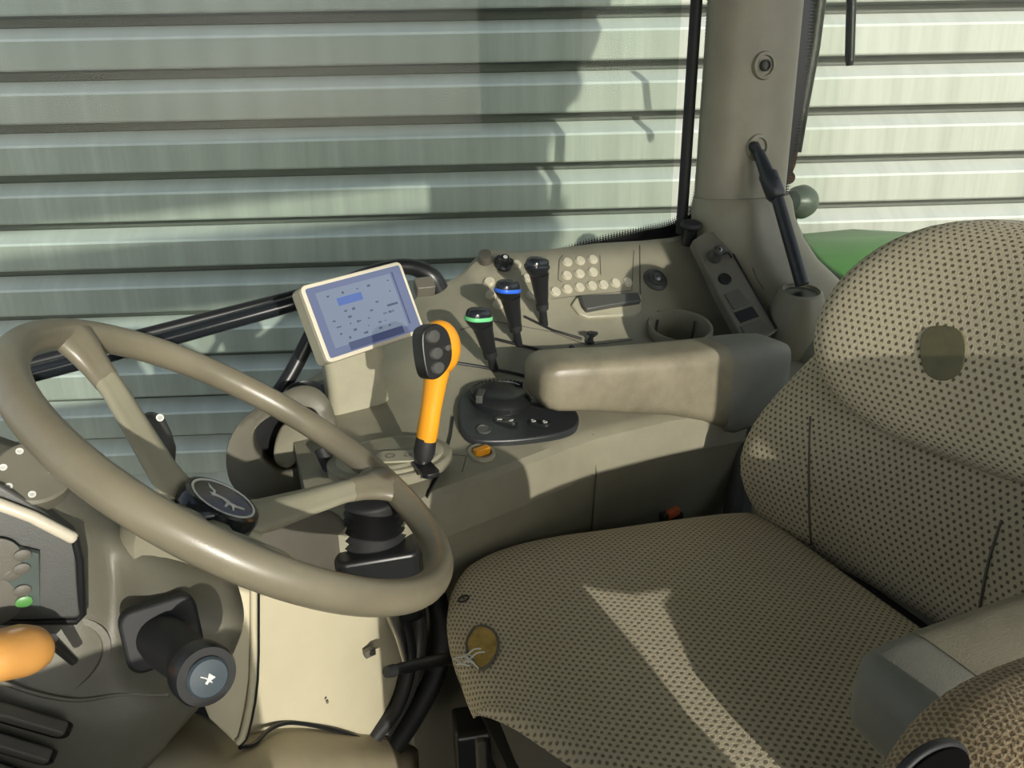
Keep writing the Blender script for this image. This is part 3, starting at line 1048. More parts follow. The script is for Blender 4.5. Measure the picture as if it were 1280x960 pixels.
def black_lever(base_px, top_px, Yb, band, label, stripe):
    b = on(*base_px)[0]
    tpt = W(top_px[0], top_px[1], Y=b.y - .012)
    t = thing('hydraulic_lever', b, label, 'lever', 'black levers on the side console')
    ax = (tpt - b).normalized()
    L = (tpt - b).length
    tube('shaft', [b - ax * .006, b + ax * L * .4], [.0075, .0065], BLACK, t)
    tube('collar', [b + ax * L * .25, b + ax * L * .36], [.0105, .0115], BLACKM, t)
    tube('grip', [b + ax * L * q for q in (.34, .5, .72, .86)], [.0105, .0125, .0145, .017], BLACK, t, n=20)
    k = tpt
    hx_ = V(.93, .34, -.12).normalized()
    hz_ = (ax - hx_ * ax.dot(hx_)).normalized()
    hy_ = hz_.cross(hx_)
    secs = []
    for hgt, s, dx in ((-.022, .55, .004), (-.014, .82, .0), (-.006, .98, -.003), (-.004, 1.0, -.003)):
        secs.append([k + hz_ * hgt + hx_ * (dx + .0215 * s * supe(a, 2.6)[0]) + hy_ * (.0165 * s * supe(a, 2.6)[1]) for a in np.linspace(0, 2 * pi, 24, endpoint=False)])
    loft('head', secs, BLACK, t)
    secs = []
    for hgt, s in ((-.0045, 1.03), (-.0035, 1.06), (.0005, 1.06), (.0015, 1.02)):
        secs.append([k + hz_ * hgt + hx_ * (-.003 + .0215 * s * supe(a, 2.6)[0]) + hy_ * (.0165 * s * supe(a, 2.6)[1]) for a in np.linspace(0, 2 * pi, 24, endpoint=False)])
    o = loft('band', secs, band, t)
    if stripe:
        o['label'] = stripe
    secs = []
    for hgt, s in ((.001, .99), (.006, .98), (.011, .88), (.014, .66), (.015, .3), (.0152, .02)):
        secs.append([k + hz_ * hgt + hx_ * (-.003 + .0215 * s * supe(a, 2.4)[0]) + hy_ * (.0165 * s * supe(a, 2.4)[1]) for a in np.linspace(0, 2 * pi, 24, endpoint=False)])
    loft('cap', secs, GLOSS, t)
    return t


black_lever((618, 462), (600, 396), 0, GREENP, 'black lever with a pale green band below its glossy cap, nearest the orange lever', 'green band')
black_lever((648, 430), (636, 361), 0, BLUEP, 'black lever with a blue band below its glossy cap, in the middle of three', 'blue band')
black_lever((680, 404), (673, 332), 0, GLOSS, 'plain black lever without a coloured band, nearest the window', None)

# ------------------------------------------------------------------ steering wheel
SN = V(.6, 0, .8)
SCN = W(313, 569, Y=.69)
SA = V(0, 1, 0)
SB = SA.cross(SN) * -1                     # in-plane, pointing down towards the driver
SB = V(.8, 0, -.6)
wheel = thing('steering_wheel', SCN, 'large worn brown-grey steering wheel with three spokes and round black centre cap', 'steering wheel')
R = .205
secs = []
for k in range(96):
    a = 2 * pi * k / 96
    rad = SA * cos(a) + SB * sin(a)
    c = SCN + rad * R
    # finger bumps on the underside of the rim
    s_ = []
    for q in range(18):
        b = 2 * pi * q / 18
        bump = 1 + (.05 * sin(a * 48) if sin(b) < -.3 else 0)
        s_.append(c + rad * (.0138 * cos(b)) + SN * (.0150 * sin(b) * bump))
    secs.append(s_)
secs.append(secs[0])
loft('rim', secs, RIMM, wheel, cap=False)
HC = SCN - SN * .070
for ang in (60, -60, 180):
    a = radians(ang)
    dr = SA * cos(a) + SB * sin(a)
    tn = SN.cross(dr)
    prof = ((.030, -.070, .026, .010), (.06, -.060, .023, .009), (.10, -.041, .019, .0085), (.14, -.022, .0165, .008), (.150, -.0185, .016, .0082))
    prof2 = ((.150, -.0185, .0166, .0088), (.165, -.013, .0175, .0098), (.178, -.008, .021, .011), (.188, -.004, .027, .0115), (.197, -.001, .035, .0115), (.203, 0, .040, .009))

    def spk(name, pr, mt):
        ss = []
        for r_, h_, w_, t_ in pr:
            c = SCN + dr * r_ + SN * h_
            ss.append([c + tn * (w_ * supe(q, 2.2)[0]) + SN * (t_ * supe(q, 2.2)[1] + (.004 if abs(supe(q, 2.2)[0]) < .4 and sin(q) > 0 else 0)) for q in np.linspace(0, 2 * pi, 24, endpoint=False)])
        return loft(name, ss, mt, wheel, sharp=70)
    spk('spoke', prof, SPOKE)
    o = spk('spoke_root', prof2, RIMM)
lathe('hub', HC, SN, [(.040, -.03), (.052, -.004), (.050, .004), (.044, .006), (.036, .004), (0, .004)], SPOKE, wheel, n=48)
cap = lathe('centre_cap', HC, SN, [(.0385, .002), (.0385, .016), (.0365, .021), (.033, .0225), (.032, .0215), (0, .0215)], GLOSS, wheel, n=48)
rg = lathe('cap_ring', HC, SN, [(.0315, .021), (.0315, .0226), (.0293, .0226), (.0293, .021)], WHITE, cap, n=48)
e1 = (RP(300, 645, HC, SN) - RP(238, 600, HC, SN)).normalized()
e2 = SN.cross(e1)
deer = [(-.90, .30), (-.62, .16), (-.42, .10), (-.36, .00), (-.30, -.10), (-.12, -.02), (.10, .06), (.30, .02), (.50, .10), (.72, .30), (.78, .22), (.60, .02), (.52, -.08), (.66, -.30), (.60, -.34), (.44, -.14), (.34, -.14), (.42, -.44), (.34, -.46), (.24, -.16), (.0, -.10), (-.16, -.18), (-.30, -.30), (-.44, -.26), (-.36, -.14), (-.48, .02), (-.66, .06)]
prism('leaping_deer', [(x * .027, -y * .027 * -1) for x, y in deer], HC + SN * .0215, e1, e2, .0008, WHITE, cap)
# ------------------------------------------------------------------ steering column and dash
dash = thing('dash_console', (-.1, .62, 0.0), 'taupe dash and steering column housing with instrument cluster at lower left', 'dashboard')


def wg(rows_, parent, name, mat, thick=.006, sub=2):
    return grid(name, [[W(x, y, Y=Y) for x, y, Y in r] for r in rows_], mat, parent, thick, sub)


dash_rows = [
    [(-120, 490, .70), (-40, 540, .68), (0, 550, .66), (60, 575, .66), (110, 610, .67), (140, 650, .68), (200, 668, .70), (270, 690, .72)],
    [(-120, 560, .62), (-40, 590, .61), (0, 600, .60), (50, 622, .60), (100, 655, .61), (135, 680, .62), (200, 690, .61), (290, 722, .62)],
    [(-120, 640, .61), (-40, 650, .60), (0, 650, .60), (50, 660, .60), (112, 690, .60), (140, 706, .635), (195, 722, .58), (300, 756, .60)],
    [(-120, 740, .60), (-40, 740, .60), (0, 740, .59), (50, 744, .59), (112, 752, .59), (150, 756, .61), (205, 756, .555), (302, 782, .57)],
    [(-120, 800, .59), (-40, 796, .585), (0, 790, .58), (50, 790, .58), (112, 796, .58), (150, 806, .59), (210, 812, .555), (285, 822, .57)],
    [(-120, 860, .56), (-40, 858, .56), (0, 856, .56), (50, 862, .565), (100, 868, .57), (150, 866, .58), (210, 868, .58), (262, 862, .59)],
    [(-120, 900, .55), (-40, 896, .55), (0, 892, .55), (50, 895, .55), (100, 905, .555), (150, 905, .56), (200, 900, .57), (238, 890, .59)],
    [(-120, 1010, .55), (-40, 1010, .55), (0, 1005, .55), (50, 1000, .55), (100, 1000, .56), (150, 985, .57), (180, 960, .58), (205, 925, .60)],
]
wg(dash_rows, dash, 'dash_shell', TAUPE, .008)
# rim edge round the driver side and depth of the housing behind
edge = [(270, 690, .72), (290, 722, .62), (300, 756, .60), (302, 782, .57), (285, 822, .57), (262, 862, .59), (238, 890, .59), (205, 925, .60)]
wg([edge, [(x - 8, y - 12, Y + .20) for x, y, Y in edge]], dash, 'dash_side', TAUPE, .006, 2)
# column neck from the dash to the hub
tube('column_neck', [HC - SN * .02, HC - SN * .06, HC - SN * .12, HC - SN * .22 + V(0, 0, -.02)], [.040, .050, .062, .080], DTAUPE, dash, n=28, smooth_path=3)
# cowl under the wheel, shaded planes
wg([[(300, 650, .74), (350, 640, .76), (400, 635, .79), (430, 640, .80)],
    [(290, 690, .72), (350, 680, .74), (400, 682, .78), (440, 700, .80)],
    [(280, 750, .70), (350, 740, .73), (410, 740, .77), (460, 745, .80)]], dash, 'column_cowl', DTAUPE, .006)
# round knuckle cover below the near rim
lathe('column_joint', W(222, 690, Y=.63), V(.5, -.6, .6), [(.050, -.03), (.046, -.005), (.038, .006), (.02, .011), (0, .012)], BEIGE, dash, n=36)
# instrument cluster, a wedge lying in the dash
cl_front = [(-90, 612, .590), (-2, 604, .590), (40, 628, .590), (97, 672, .590), (101, 768, .580), (98, 774, .580), (0, 776, .575), (-90, 774, .57)]
cpts = [W(x, y, Y=Y - .012) for x, y, Y in cl_front]
cc = sum(cpts, V(0, 0, 0)) / len(cpts)
back = [v + V(-.01, .05, -.01) for v in cpts]
k = len(cpts)
cluster = mesh_obj('instrument_cluster', back + cpts, [tuple(range(k)), tuple(range(k, 2 * k))] + [(i, (i + 1) % k, k + (i + 1) % k, k + i) for i in range(k)], DGREY, dash, None, 30)
bevel(cluster, .003)
tube('cluster_edge', [W(x, y, Y=.572) for x, y in ((-90, 608), (-2, 630), (40, 646), (90, 672), (93, 674), (95, 675.5))], [.0045, .0045, .0045, .0045, .004, .002], CHROME, cluster, n=10)
tube('cluster_rim', [W(x, y, Y=.572) for x, y in ((93, 670), (100, 700), (103, 768), (96, 776), (40, 777), (-90, 776))], .003, BLACK, cluster, n=8)
glass_pts = [(-90, 660), (0, 680), (48, 692), (50, 765), (0, 772), (-90, 772)]
gp = [W(x, y, Y=.566) for x, y in glass_pts]
LENS = plastic('grey_display_lens', (.10, .125, .115), .12, 0)
mesh_obj('display_lens', gp + [v + V(0, .004, 0) for v in gp], [tuple(range(6)), tuple(range(6, 12))] + [(i, (i + 1) % 6, 6 + (i + 1) % 6, 6 + i) for i in range(6)], LENS, cluster)
for x, y, g_ in ((28, 694, 0), (27, 711, 0), (14, 719, 0), (28, 738, 0), (30, 752, 1)):
    lathe('indicator_lamp', W(x, y, Y=.564), V(.2, -1, .1), [(.0042, -.001), (.0042, .001), (.0034, .0014), (0, .0014)], GREENT if g_ else DTAUPE, cluster, n=18, sx=1.3)
lathe('gauge', W(-6, 700, Y=.564), V(.2, -1, .1), [(.016, -.001), (.016, .0012), (.0145, .0014), (0, .0006)], DTAUPE, cluster, n=32)
lathe('gauge', W(-8, 752, Y=.564), V(.2, -1, .1), [(.018, -.001), (.018, .0012), (.0165, .0014), (0, .0006)], DTAUPE, cluster, n=32)
# rotary light switch on the dash top
kc = W(42, 592, Y=.60)
kax = V(.25, -.6, .75).normalized()
rk = lathe('rotary_switch', kc, kax, [(.026, -.012), (.026, .002), (.024, .004), (0, .004)], TAUPE, dash, n=36)
for a in (100, 150, 200, 250):
    q = kc + kax * .0045 + frame(kax)[0] * (.019 * cos(radians(a))) + frame(kax)[1] * (.019 * sin(radians(a)))
    lathe('switch_mark', q, kax, [(.0026, -.0005), (.0026, .0003), (.0015, .0003), (.0015, -.0005)], WHITE, rk, n=12)
lathe('switch_knob', W(66, 596, Y=.612), kax, [(.013, -.012), (.0135, .004), (.011, .010), (0, .011)], BLACK, rk, n=24)
tube('switch_rib', [W(60, 586, Y=.60), W(72, 598, Y=.60)], .003, STEEL, rk, n=8)
tube('dash_seam', [W(x, y, Y=Y) for x, y, Y in ((0, 578, .625), (30, 606, .614), (62, 634, .607), (96, 672, .602))], .0022, BLACK, dash, n=8)
# vents: slats with dark gaps
for i, (x0, y0, x1, y1) in enumerate(((-40, 876, 84, 912), (-40, 914, 64, 946), (-40, 950, 44, 980))):
    a_, b_ = W(x0, y0, Y=.535), W(x1, y1, Y=.538)
    ea = (b_ - a_).normalized()
    eb = (V(0, -.5, 1) - ea * V(0, -.5, 1).dot(ea)).normalized()
    c0 = (a_ + b_) / 2
    box('vent_slot', c0 + V(0, .004, -.006), ea, eb, ((b_ - a_).length, .019, .008), BLACK, dash, r=.008, bev=.001)
    box('vent_slat', c0 + V(0, -.002, .001), ea, eb, ((b_ - a_).length * .97, .010, .010), DTAUPE, dash, r=.004, bev=.002)
tube('dash_crease', [W(x, y, Y=Y) for x, y, Y in ((0, 852, .553), (50, 868, .556), (100, 875, .562), (150, 868, .572), (210, 868, .574))], .0018, TAUPE, dash, n=6, smooth_path=4)
lathe('key_recess', W(62, 826, Y=.573), V(.3, -1, .3), [(.034, -.004), (.032, .004), (.028, .004), (.026, -.001), (0, -.001)], TAUPE, dash, n=32, sx=1.3)
box('dash_notch', W(263, 752, Y=.592), V(0, 0, 1), V(1, .3, 0), (.014, .003, .004), BLACK, dash, r=.001)

# key
key = thing('ignition_key', W(20, 820, Y=.54), 'orange-handled key plugged into the dash above the air vents', 'key')
ka, kb = W(-30, 826, Y=.50), W(48, 808, Y=.53)
kd = (kb - ka).normalized()
tube('key_grip', [ka, ka + (kb - ka) * .2, ka + (kb - ka) * .7, ka + (kb - ka) * .95, kb], [.016, .020, .0215, .018, .014], ORANGE2, key, n=24, smooth_path=3, flat=.8)
tube('key_stem', [kb, W(66, 804, Y=.535)], [.0075, .0065], STEEL, key, n=14)
tube('key_blade', [W(64, 800, Y=.53), W(92, 826, Y=.545)], [.0045, .0035], STEEL, key, n=10)

# horn / indicator stalk
stalk = thing('indicator_stalk', W(215, 805, Y=.52), 'thick black column stalk pointing at the viewer with a horn symbol on its end', 'stalk')
sb, st = W(205, 800, Y=.545), W(260, 847, Y=.452)
sd = (st - sb).normalized()
prism('stalk_gaiter', [(a * .92, b) for a, b in rrect(.060, .050, .012)], sb - sd * .012 + V(0, .01, 0), frame(V(.2, -1, .3))[0], frame(V(.2, -1, .3))[1], .016, BLACKM, stalk, .003)
tube('stalk_body', [sb - sd * .02, sb + sd * .02, sb + sd * .055, st - sd * .012], [.0175, .0185, .0165, .017], BLACKM, stalk, n=28, smooth_path=3)
o = lathe('stalk_collar', st - sd * .018, sd, [(.017, -.004), (.0205, 0), (.0205, .012), (.019, .016), (.0, .016)], BLACK, stalk, n=36)
hb = lathe('horn_button', st - sd * .003, sd, [(.0135, -.002), (.0135, .003), (.012, .005), (0, .006)], SLATE, stalk, n=32)
ha, hbb, hn_ = frame(sd, (0, 0, 1))
horn = [(-.006, -.0015), (-.002, -.0015), (.0045, -.0045), (.0045, .0045), (-.002, .0015), (-.006, .0015)]
prism('horn_symbol', [(x * .6, y * .6) for x, y in horn], st + sd * .0028, (ha * .8 + hbb * .6), hn_.cross(ha * .8 + hbb * .6), .0008, WHITE, hb)
tube('horn_symbol', [st + sd * .0032 + ha * x + hbb * y for x, y in ((-.005, .004), (-.002, .0015), (.001, -.003))], .0005, WHITE, hb, n=6)

# far-side stalk behind the wheel
st2 = thing('wiper_stalk', W(205, 600, Y=.80), 'dark grey stalk with rounded tip seen behind the upper wheel spoke', 'stalk')
tube('stalk_tip', [W(187, 517, Y=.88), W(188, 524, Y=.88), W(192, 545, Y=.87), W(198, 565, Y=.86), W(203, 584, Y=.85)], [.004, .014, .0185, .0185, .013], DGREY, st2, n=22, smooth_path=3)
tube('stalk_arm', [W(203, 584, Y=.85), W(207, 600, Y=.83), W(225, 640, Y=.76)], .008, BLACK, st2)
lathe('stalk_mark', W(200, 522, Y=.858), V(0, -1, .2), [(.004, -.001), (.004, .001), (.0025, .001), (.0025, -.001)], WHITE, st2, n=14)

# ------------------------------------------------------------------ forward storage bin on the right
bin_ = thing('storage_pocket', W(340, 580, Y=1.0), 'open beige storage pocket moulded in front of the display behind the steering wheel', 'storage pocket')
out_px = closed_crom([(283, 562), (300, 528), (335, 502), (378, 482), (408, 494), (422, 530), (424, 580), (400, 618), (350, 632), (300, 618), (284, 596)], 4)
in_px = closed_crom([(317, 560), (318, 538), (338, 520), (366, 510), (390, 510), (402, 528), (398, 552), (380, 580), (358, 592), (338, 586), (326, 574)], 4)


def bin_y(x, y):
    return .985 + (x - 350) * .00025 - (y - 560) * .0006


ro = [W(x, y, Y=bin_y(x, y)) for x, y in out_px]
ri = [W(x, y, Y=bin_y(x, y) + .004) for x, y in in_px]
n_ = len(ro)
ri = [ri[int(i * len(ri) / n_)] for i in range(n_)]
cen = sum(ri, V(0, 0, 0)) / n_
loft('pocket_wall', [[v + V(.01, .17, -.10) for v in ro], [v + V(0, .02, -.006) for v in ro], [cen + (v - cen) * .985 + V(0, .002, 0) for v in ro], [v.lerp(w_, .5) + V(0, -.006, 0) for v, w_ in zip(ro, ri)], [cen + (v - cen) * 1.06 for v in ri], ri, [cen + (v - cen) * .96 + V(0, .012, -.002) for v in ri], [cen + (v - cen) * .85 + V(0, .07, -.02) for v in ri]], TAUPE, bin_, cap=False, sharp=70)
loft('pocket_floor', [[cen + (v - cen) * .88 + V(0, .068, -.018) for v in ri], [cen + (v - cen) * .05 + V(0, .075, -.02) for v in ri]], BLACK, bin_)
grid('pocket_insert', [[W(x, y, Y=Y) for x, y, Y in r] for r in (
    [(352, 530, 1.035), (368, 524, 1.035), (392, 522, 1.03)],
    [(344, 552, 1.01), (360, 556, 1.0), (384, 556, 1.0)],
    [(340, 574, .99), (352, 586, .985), (368, 584, .985)],)], BEIGE, bin_, .004, 2)
# corner trim between pocket and console
cf = struct(empty('trim_5', (0.0, 1.2, 0)))
grid('corner_panel', [[W(x, y, Y=Y) for x, y, Y in r] for r in (
    [(350, 505, 1.20), (385, 482, 1.22), (410, 474, 1.24), (450, 470, 1.24)],
    [(370, 540, 1.05), (400, 530, 1.08), (430, 525, 1.10), (470, 520, 1.10)],
    [(380, 600, .96), (410, 600, .95), (440, 600, .95), (480, 600, .93)],
    [(380, 660, .90), (410, 665, .89), (440, 670, .88), (490, 680, .86)],
    [(390, 760, .90), (420, 765, .89), (450, 770, .88), (500, 780, .86)])], TAUPE, cf, .006, 2)
tube('air_hose', [W(402, 560, Y=.93), W(412, 582, Y=.92), W(425, 604, Y=.90), W(434, 632, Y=.88)], .010, BLACKM, cf, smooth_path=5)
lathe('side_nozzle', W(382, 494, Y=1.13), V(0, -.6, 1), [(.025, -.01), (.026, .004), (.022, .008), (.017, .004), (0, .002)], BLACK, cf, n=30, sx=1.3)

# ------------------------------------------------------------------ black bellows boot
boot = thing('bellows_boot', W(465, 690, Y=.80), 'black rubber bellows boot on a square black base seen through the steering wheel', 'rubber boot')
bc = V(.118, .80, .50)
secs = []
for i in range(13):
    z = .568 + i * .0046
    s = .036 - i * .0006 + (.0035 if i % 2 else -.001)
    secs.append([V(.120 + (i * .0003), .80, z) + V(cos(a) * s, sin(a) * s * .8, 0) for a in np.linspace(0, 2 * pi, 24, endpoint=False)])
loft('bellows', secs, BLACKM, boot, sharp=80)
box('boot_base', V(.122, .80, .522), V(1, -.1, 0), V(.1, 1, 0), (.096, .085, .095), BLACK, boot, r=.012, bev=.005)
box('boot_bracket', V(.180, .785, .53), V(.1, 1, 0), V(0, 0, 1), (.06, .07, .006), CREAM, boot, r=.006, bev=.002)

# ------------------------------------------------------------------ cream pedestal
ped = thing('pedestal_cover', (0.05, .80, 0), 'cream moulded cover at the foot of the steering column, brightly sunlit', 'cover')
pr = []
cols = [(312, .66), (330, .665), (370, .68), (420, .70), (465, .73), (500, .77), (525, .83), (535, .92)]
for fy in (742, 760, 800, 850, 905):
    r_ = []
    for x, Y in cols:
        yb = fy
        if fy == 905:
            yb = float(np.interp(x, [312, 325, 345, 375, 420, 465, 500, 525, 535], [930, 932, 910, 905, 912, 925, 930, 900, 880]))
        r_.append((x - (fy - 730) * .03, yb, Y))
    pr.append(r_)
wg(pr, ped, 'cover_panel', CREAM, .006, 2)
fin = [(318, 722, .635), (300, 735, .62), (318, 740, .62), (314, 850, .61), (303, 915, .61), (296, 932, .61), (262, 900, .60), (250, 870, .60), (262, 800, .615), (290, 700, .64)]
fp = [W(x, y, Y=Y) for x, y, Y in fin]
k = len(fp)
o = mesh_obj('cover_flange', fp + [v + V(-.004, .035, 0) for v in fp], [tuple(range(k)), tuple(range(k, 2 * k))] + [(i, (i + 1) % k, k + (i + 1) % k, k + i) for i in range(k)], CREAM, ped, None, 25)
bevel(o, .003)
tube('cover_lip', [W(x, y, Y=Y) for x, y, Y in ((317, 735, .618), (316, 850, .608), (305, 915, .606), (297, 928, .606))], .0032, CREAM, ped, n=10, smooth_path=3)
tube('cover_gap', [W(x, y, Y=Y) for x, y, Y in ((321, 735, .63), (320, 850, .622), (309, 915, .618), (300, 930, .618))], .0028, BLACK, ped, n=8, smooth_path=3)
tube('cover_gap', [W(x, y, Y=Y) for x, y, Y in ((300, 934, .618), (318, 930, .63), (334, 914, .652), (352, 905, .668), (375, 904, .68), (420, 913, .697), (465, 927, .726), (500, 932, .765))], .0024, BLACK, ped, n=8, smooth_path=4)
box('cover_clip', W(462, 815, Y=.715), V(1, .3, 0), V(0, 0, 1), (.012, .009, .006), DTAUPE, ped)
lathe('cover_screw', W(409, 877, Y=.685), V(0, -1, .1), [(.0015, -.002), (.0015, .0015), (0, .0015)], DTAUPE, ped, n=10)
tun = struct(empty('trim_6', (0, .7, 0)))
wg([[(200, 905, .70), (232, 890, .69), (262, 905, .67), (300, 925, .66), (345, 900, .69), (400, 905, .71), (480, 925, .74), (520, 935, .78)],
    [(190, 930, .64), (232, 920, .63), (262, 935, .62), (300, 945, .62), (345, 930, .64), (400, 930, .66), (470, 940, .70), (520, 945, .76)],
    [(180, 975, .58), (232, 970, .57), (262, 980, .56), (300, 985, .56), (345, 975, .58), (400, 970, .60), (470, 965, .66), (520, 960, .74)],
    [(180, 1150, .55), (232, 1150, .54), (262, 1150, .53), (300, 1150, .53), (345, 1150, .54), (400, 1150, .56), (470, 1150, .6), (520, 1150, .70)]], tun, 'tunnel_cover', plastic('tan_tunnel_plastic', (.44, .38, .25), .5, .2), .008)

# hoses beside the pedestal
for i, (pts_, r_, mt) in enumerate(((((545, 745, .82), (553, 790, .80), (545, 840, .78), (520, 890, .76), (490, 935, .74)), .0135, BLACKM),
                                    (((520, 750, .80), (523, 800, .79), (510, 860, .77), (480, 915, .75)), .011, DGREY),
                                    (((500, 765, .78), (512, 820, .77), (498, 880, .75), (465, 925, .73)), .009, BLACKM))):
    tag(tube('hose', [W(x, y, Y=Y) for x, y, Y in pts_], r_, mt, n=14, smooth_path=6),
        ('thick black hose curving down beside the seat, nearest the seat', 'grey hose curving down between two black hoses', 'thin black hose curving down against the cream cover')[i], 'hose', 'hoses beside the cream cover')
rod = tag(tube('steel_rod', [W(488, 765, Y=.735), W(500, 795, Y=.735), W(507, 826, Y=.735)], [.0075, .007, .0045], STEEL, n=14), 'short bright steel rod hanging below the near rim of the steering wheel', 'rod')
lv = thing('seat_lever', W(540, 830, Y=.70), 'thin black adjusting lever sticking out from under the seat front', 'lever')
tube('lever_rod', [W(488, 839, Y=.66), W(520, 831, Y=.68), W(580, 820, Y=.70)], [.0058, .0065, .0075], BLACK, lv, n=12)
tube('lever_tip', [W(483, 840, Y=.657), W(492, 838, Y=.662)], [.006, .0068], BLACKM, lv, n=12)

# ------------------------------------------------------------------ seat
seat = thing('driver_seat', (.45, .60, 0.0), 'driver seat in worn dotted taupe fabric with armrests and padded upper back', 'seat')
SY = .60


def cushion():
    xs_ = [.172, .176, .184, .200, .220, .24, .28, .33, .39, .46, .53, .60, .66, .70]
    hw = [.03, .09, .13, .170, .200, .222, .242, .256, .263, .262, .258, .252, .245, .235]
    hwn = [.004, .010, .022, .048, .090, .130, .190, .228, .254, .262, .258, .252, .245, .235]
    top = [.462, .476, .488, .497, .502, .505, .506, .505, .503, .500, .496, .492, .488, .480]
    bot = [.468, .464, .461, .459, .457, .453, .445, .43, .41, .39, .39, .39, .39, .40]
    secs = []
    for x, w_, wn_, t_, b_ in zip(xs_, hw, hwn, top, bot):
        s = []
        mid, h = (t_ + b_) / 2, (t_ - b_) / 2
        for k in range(64):
            a = 2 * pi * k / 64
            c, q = supe(a, 3.2)
            yy = (w_ if c > 0 else wn_) * c
            z = mid + h * q
            if q > 0:
                z += q * (.014 * (abs(c) ** 3) - .006)
            ff = max(0, 1 - (x - .17) / .25)
            s.append(V(x + .075 * ff * max(0, -q) ** 1.3, SY + yy, z))
        secs.append(s)
    # refine along x
    fine = []
    for i in range(len(secs) - 1):
        for t in (0, .5):
            fine.append([secs[i][j].lerp(secs[i + 1][j], t) for j in range(64)])
    fine.append(secs[-1])
    o = loft('cushion', fine, FABC, seat, uvscale=1, sharp=80)
    subsurf(o, 1)
    return o, fine


cush, csec = cushion()


def bvh_of(secs):
    n = len(secs[0])
    vs = [tuple(v) for s in secs for v in s]
    fs = [(i * n + j, i * n + (j + 1) % n, (i + 1) * n + (j + 1) % n, (i + 1) * n + j) for i in range(len(secs) - 1) for j in range(n)]
    return BVHTree.FromPolygons(vs, fs)


cbvh = bvh_of(csec)
# torn hole with foam and threads
hole_px = closed_crom([(592, 788), (606, 784), (620, 794), (623, 812), (616, 828), (602, 838), (590, 826), (584, 806)], 3)
fm = on_poly('foam_patch', hole_px, .002, FOAM, cush, .001, bvh=cbvh)
fm['label'] = 'yellow foam showing through a torn hole'
edge_pts = [on(x, y, cbvh)[0] + on(x, y, cbvh)[1] * .002 for x, y in hole_px]
tube('torn_edge', edge_pts + edge_pts[:1], .0016, DTAUPE, cush, n=6)
rnd = random.Random(5)
for i in range(9):
    x, y = rnd.uniform(575, 594), rnd.uniform(820, 830)
    p, n = on(x, y, cbvh)
    q, _ = on(x + rnd.uniform(2, 16), y + rnd.uniform(-12, 12), cbvh)
    tube('loose_thread', [p + n * .003 - V(.006, 0, 0), (p + q) / 2 + n * .008, q + n * .003], .0009, WHITE, cush, n=5, smooth_path=3)
p, n = on(580, 750, cbvh)
a_, b_, _ = frame(n)
tube('cord_eyelet', [p + n * .002 + a_ * .005 * cos(t) + b_ * .0065 * sin(t) for t in np.linspace(0, 2 * pi, 13)], .0011, BLACK, cush, n=6)
# cushion pan below the front
pan = loft('seat_pan', [[V(x, SY + w_ * supe(a, 4)[0], z0 + h * supe(a, 4)[1]) for a in np.linspace(0, 2 * pi, 32, endpoint=False)] for x, w_, z0, h in ((.205, .16, .375, .018), (.22, .20, .372, .025), (.30, .235, .365, .035), (.66, .235, .36, .04))], BLACKM, seat)
pt = [W(x, y, Z=Z) for x, y, Z in ((608, 862, .445), (640, 872, .45), (684, 900, .45), (708, 945, .445), (730, 1000, .43), (660, 1000, .38), (626, 905, .41))]
k = len(pt)
o = mesh_obj('pan_trim', pt + [v + V(.01, .05, -.01) for v in pt], [tuple(range(k)), tuple(range(k, 2 * k))] + [(i, (i + 1) % k, k + (i + 1) % k, k + i) for i in range(k)], DGREY, seat, None, 30)
bevel(o, .006)
p = W(686, 945, Z=.405)
prism('arrow_mark', [(-.008, -.010), (0.0, .004), (.008, -.010), (.008, -.002), (0, .012), (-.008, -.002)], p, V(.8, .25, -.3).normalized(), V(.2, .1, .9).normalized(), .0008, WHITE, o)

# backrest


def back_sec(z, xc, w_, th, con_, n=56, yc=SY, e=2.8, tilt=.35):
    s = []
    for k in range(n):
        a = 2 * pi * k / n
        c, q = supe(a, e)
        x = xc + th / 2 - th / 2 * q        # q=+1 front (small x)
        x -= con_ * abs(c) ** 2.0 - SHIFT + YAWB * w_ * c
        s.append(V(x + tilt * 0, yc + w_ * c, z))
    return s


bs = []
SHIFT, YAWB = .062, .15
for z, xc, w_, th, cn in ((.440, .690, .19, .06, .015), (.450, .672, .208, .09, .030), (.48, .664, .226, .11, .046), (.53, .664, .246, .125, .066), (.58, .674, .252, .13, .068), (.63, .692, .246, .125, .056), (.68, .714, .230, .118, .042), (.73, .735, .210, .11, .030), (.78, .754, .194, .105, .024), (.83, .772, .180, .10, .02), (.868, .788, .158, .095, .016), (.890, .800, .130, .08, .012), (.902, .812, .09, .05, .008), (.906, .822, .04, .02, .0)):
    bs.append(back_sec(z, xc, w_, th, cn))
backr = loft('backrest', bs, FAB, seat, uvscale=1, sharp=80)
subsurf(backr, 1)
us = []
SHIFT, YAWB = .047, .18
YU = .570
for z, xc, w_, th, cn in ((.650, .738, .03, .03, .0), (.654, .716, .085, .070, .005), (.668, .698, .126, .092, .011), (.695, .696, .154, .09, .018), (.730, .698, .177, .095, .025), (.77, .707, .187, .095, .028), (.81, .720, .186, .095, .028), (.845, .734, .176, .09, .024), (.875, .748, .158, .085, .018), (.897, .760, .132, .075, .012), (.912, .773, .096, .055, .006), (.918, .788, .05, .025, .0)):
    cn *= 1.7
    xc -= .014
    th *= 1.15
    w_ *= 1.02
    us.append(back_sec(z, xc, w_, th, cn, yc=YU, e=2.5))
ub = loft('upper_back_pad', us, FAB, seat, uvscale=1, sharp=80)
subsurf(ub, 1)
ubv = bvh_of(us)
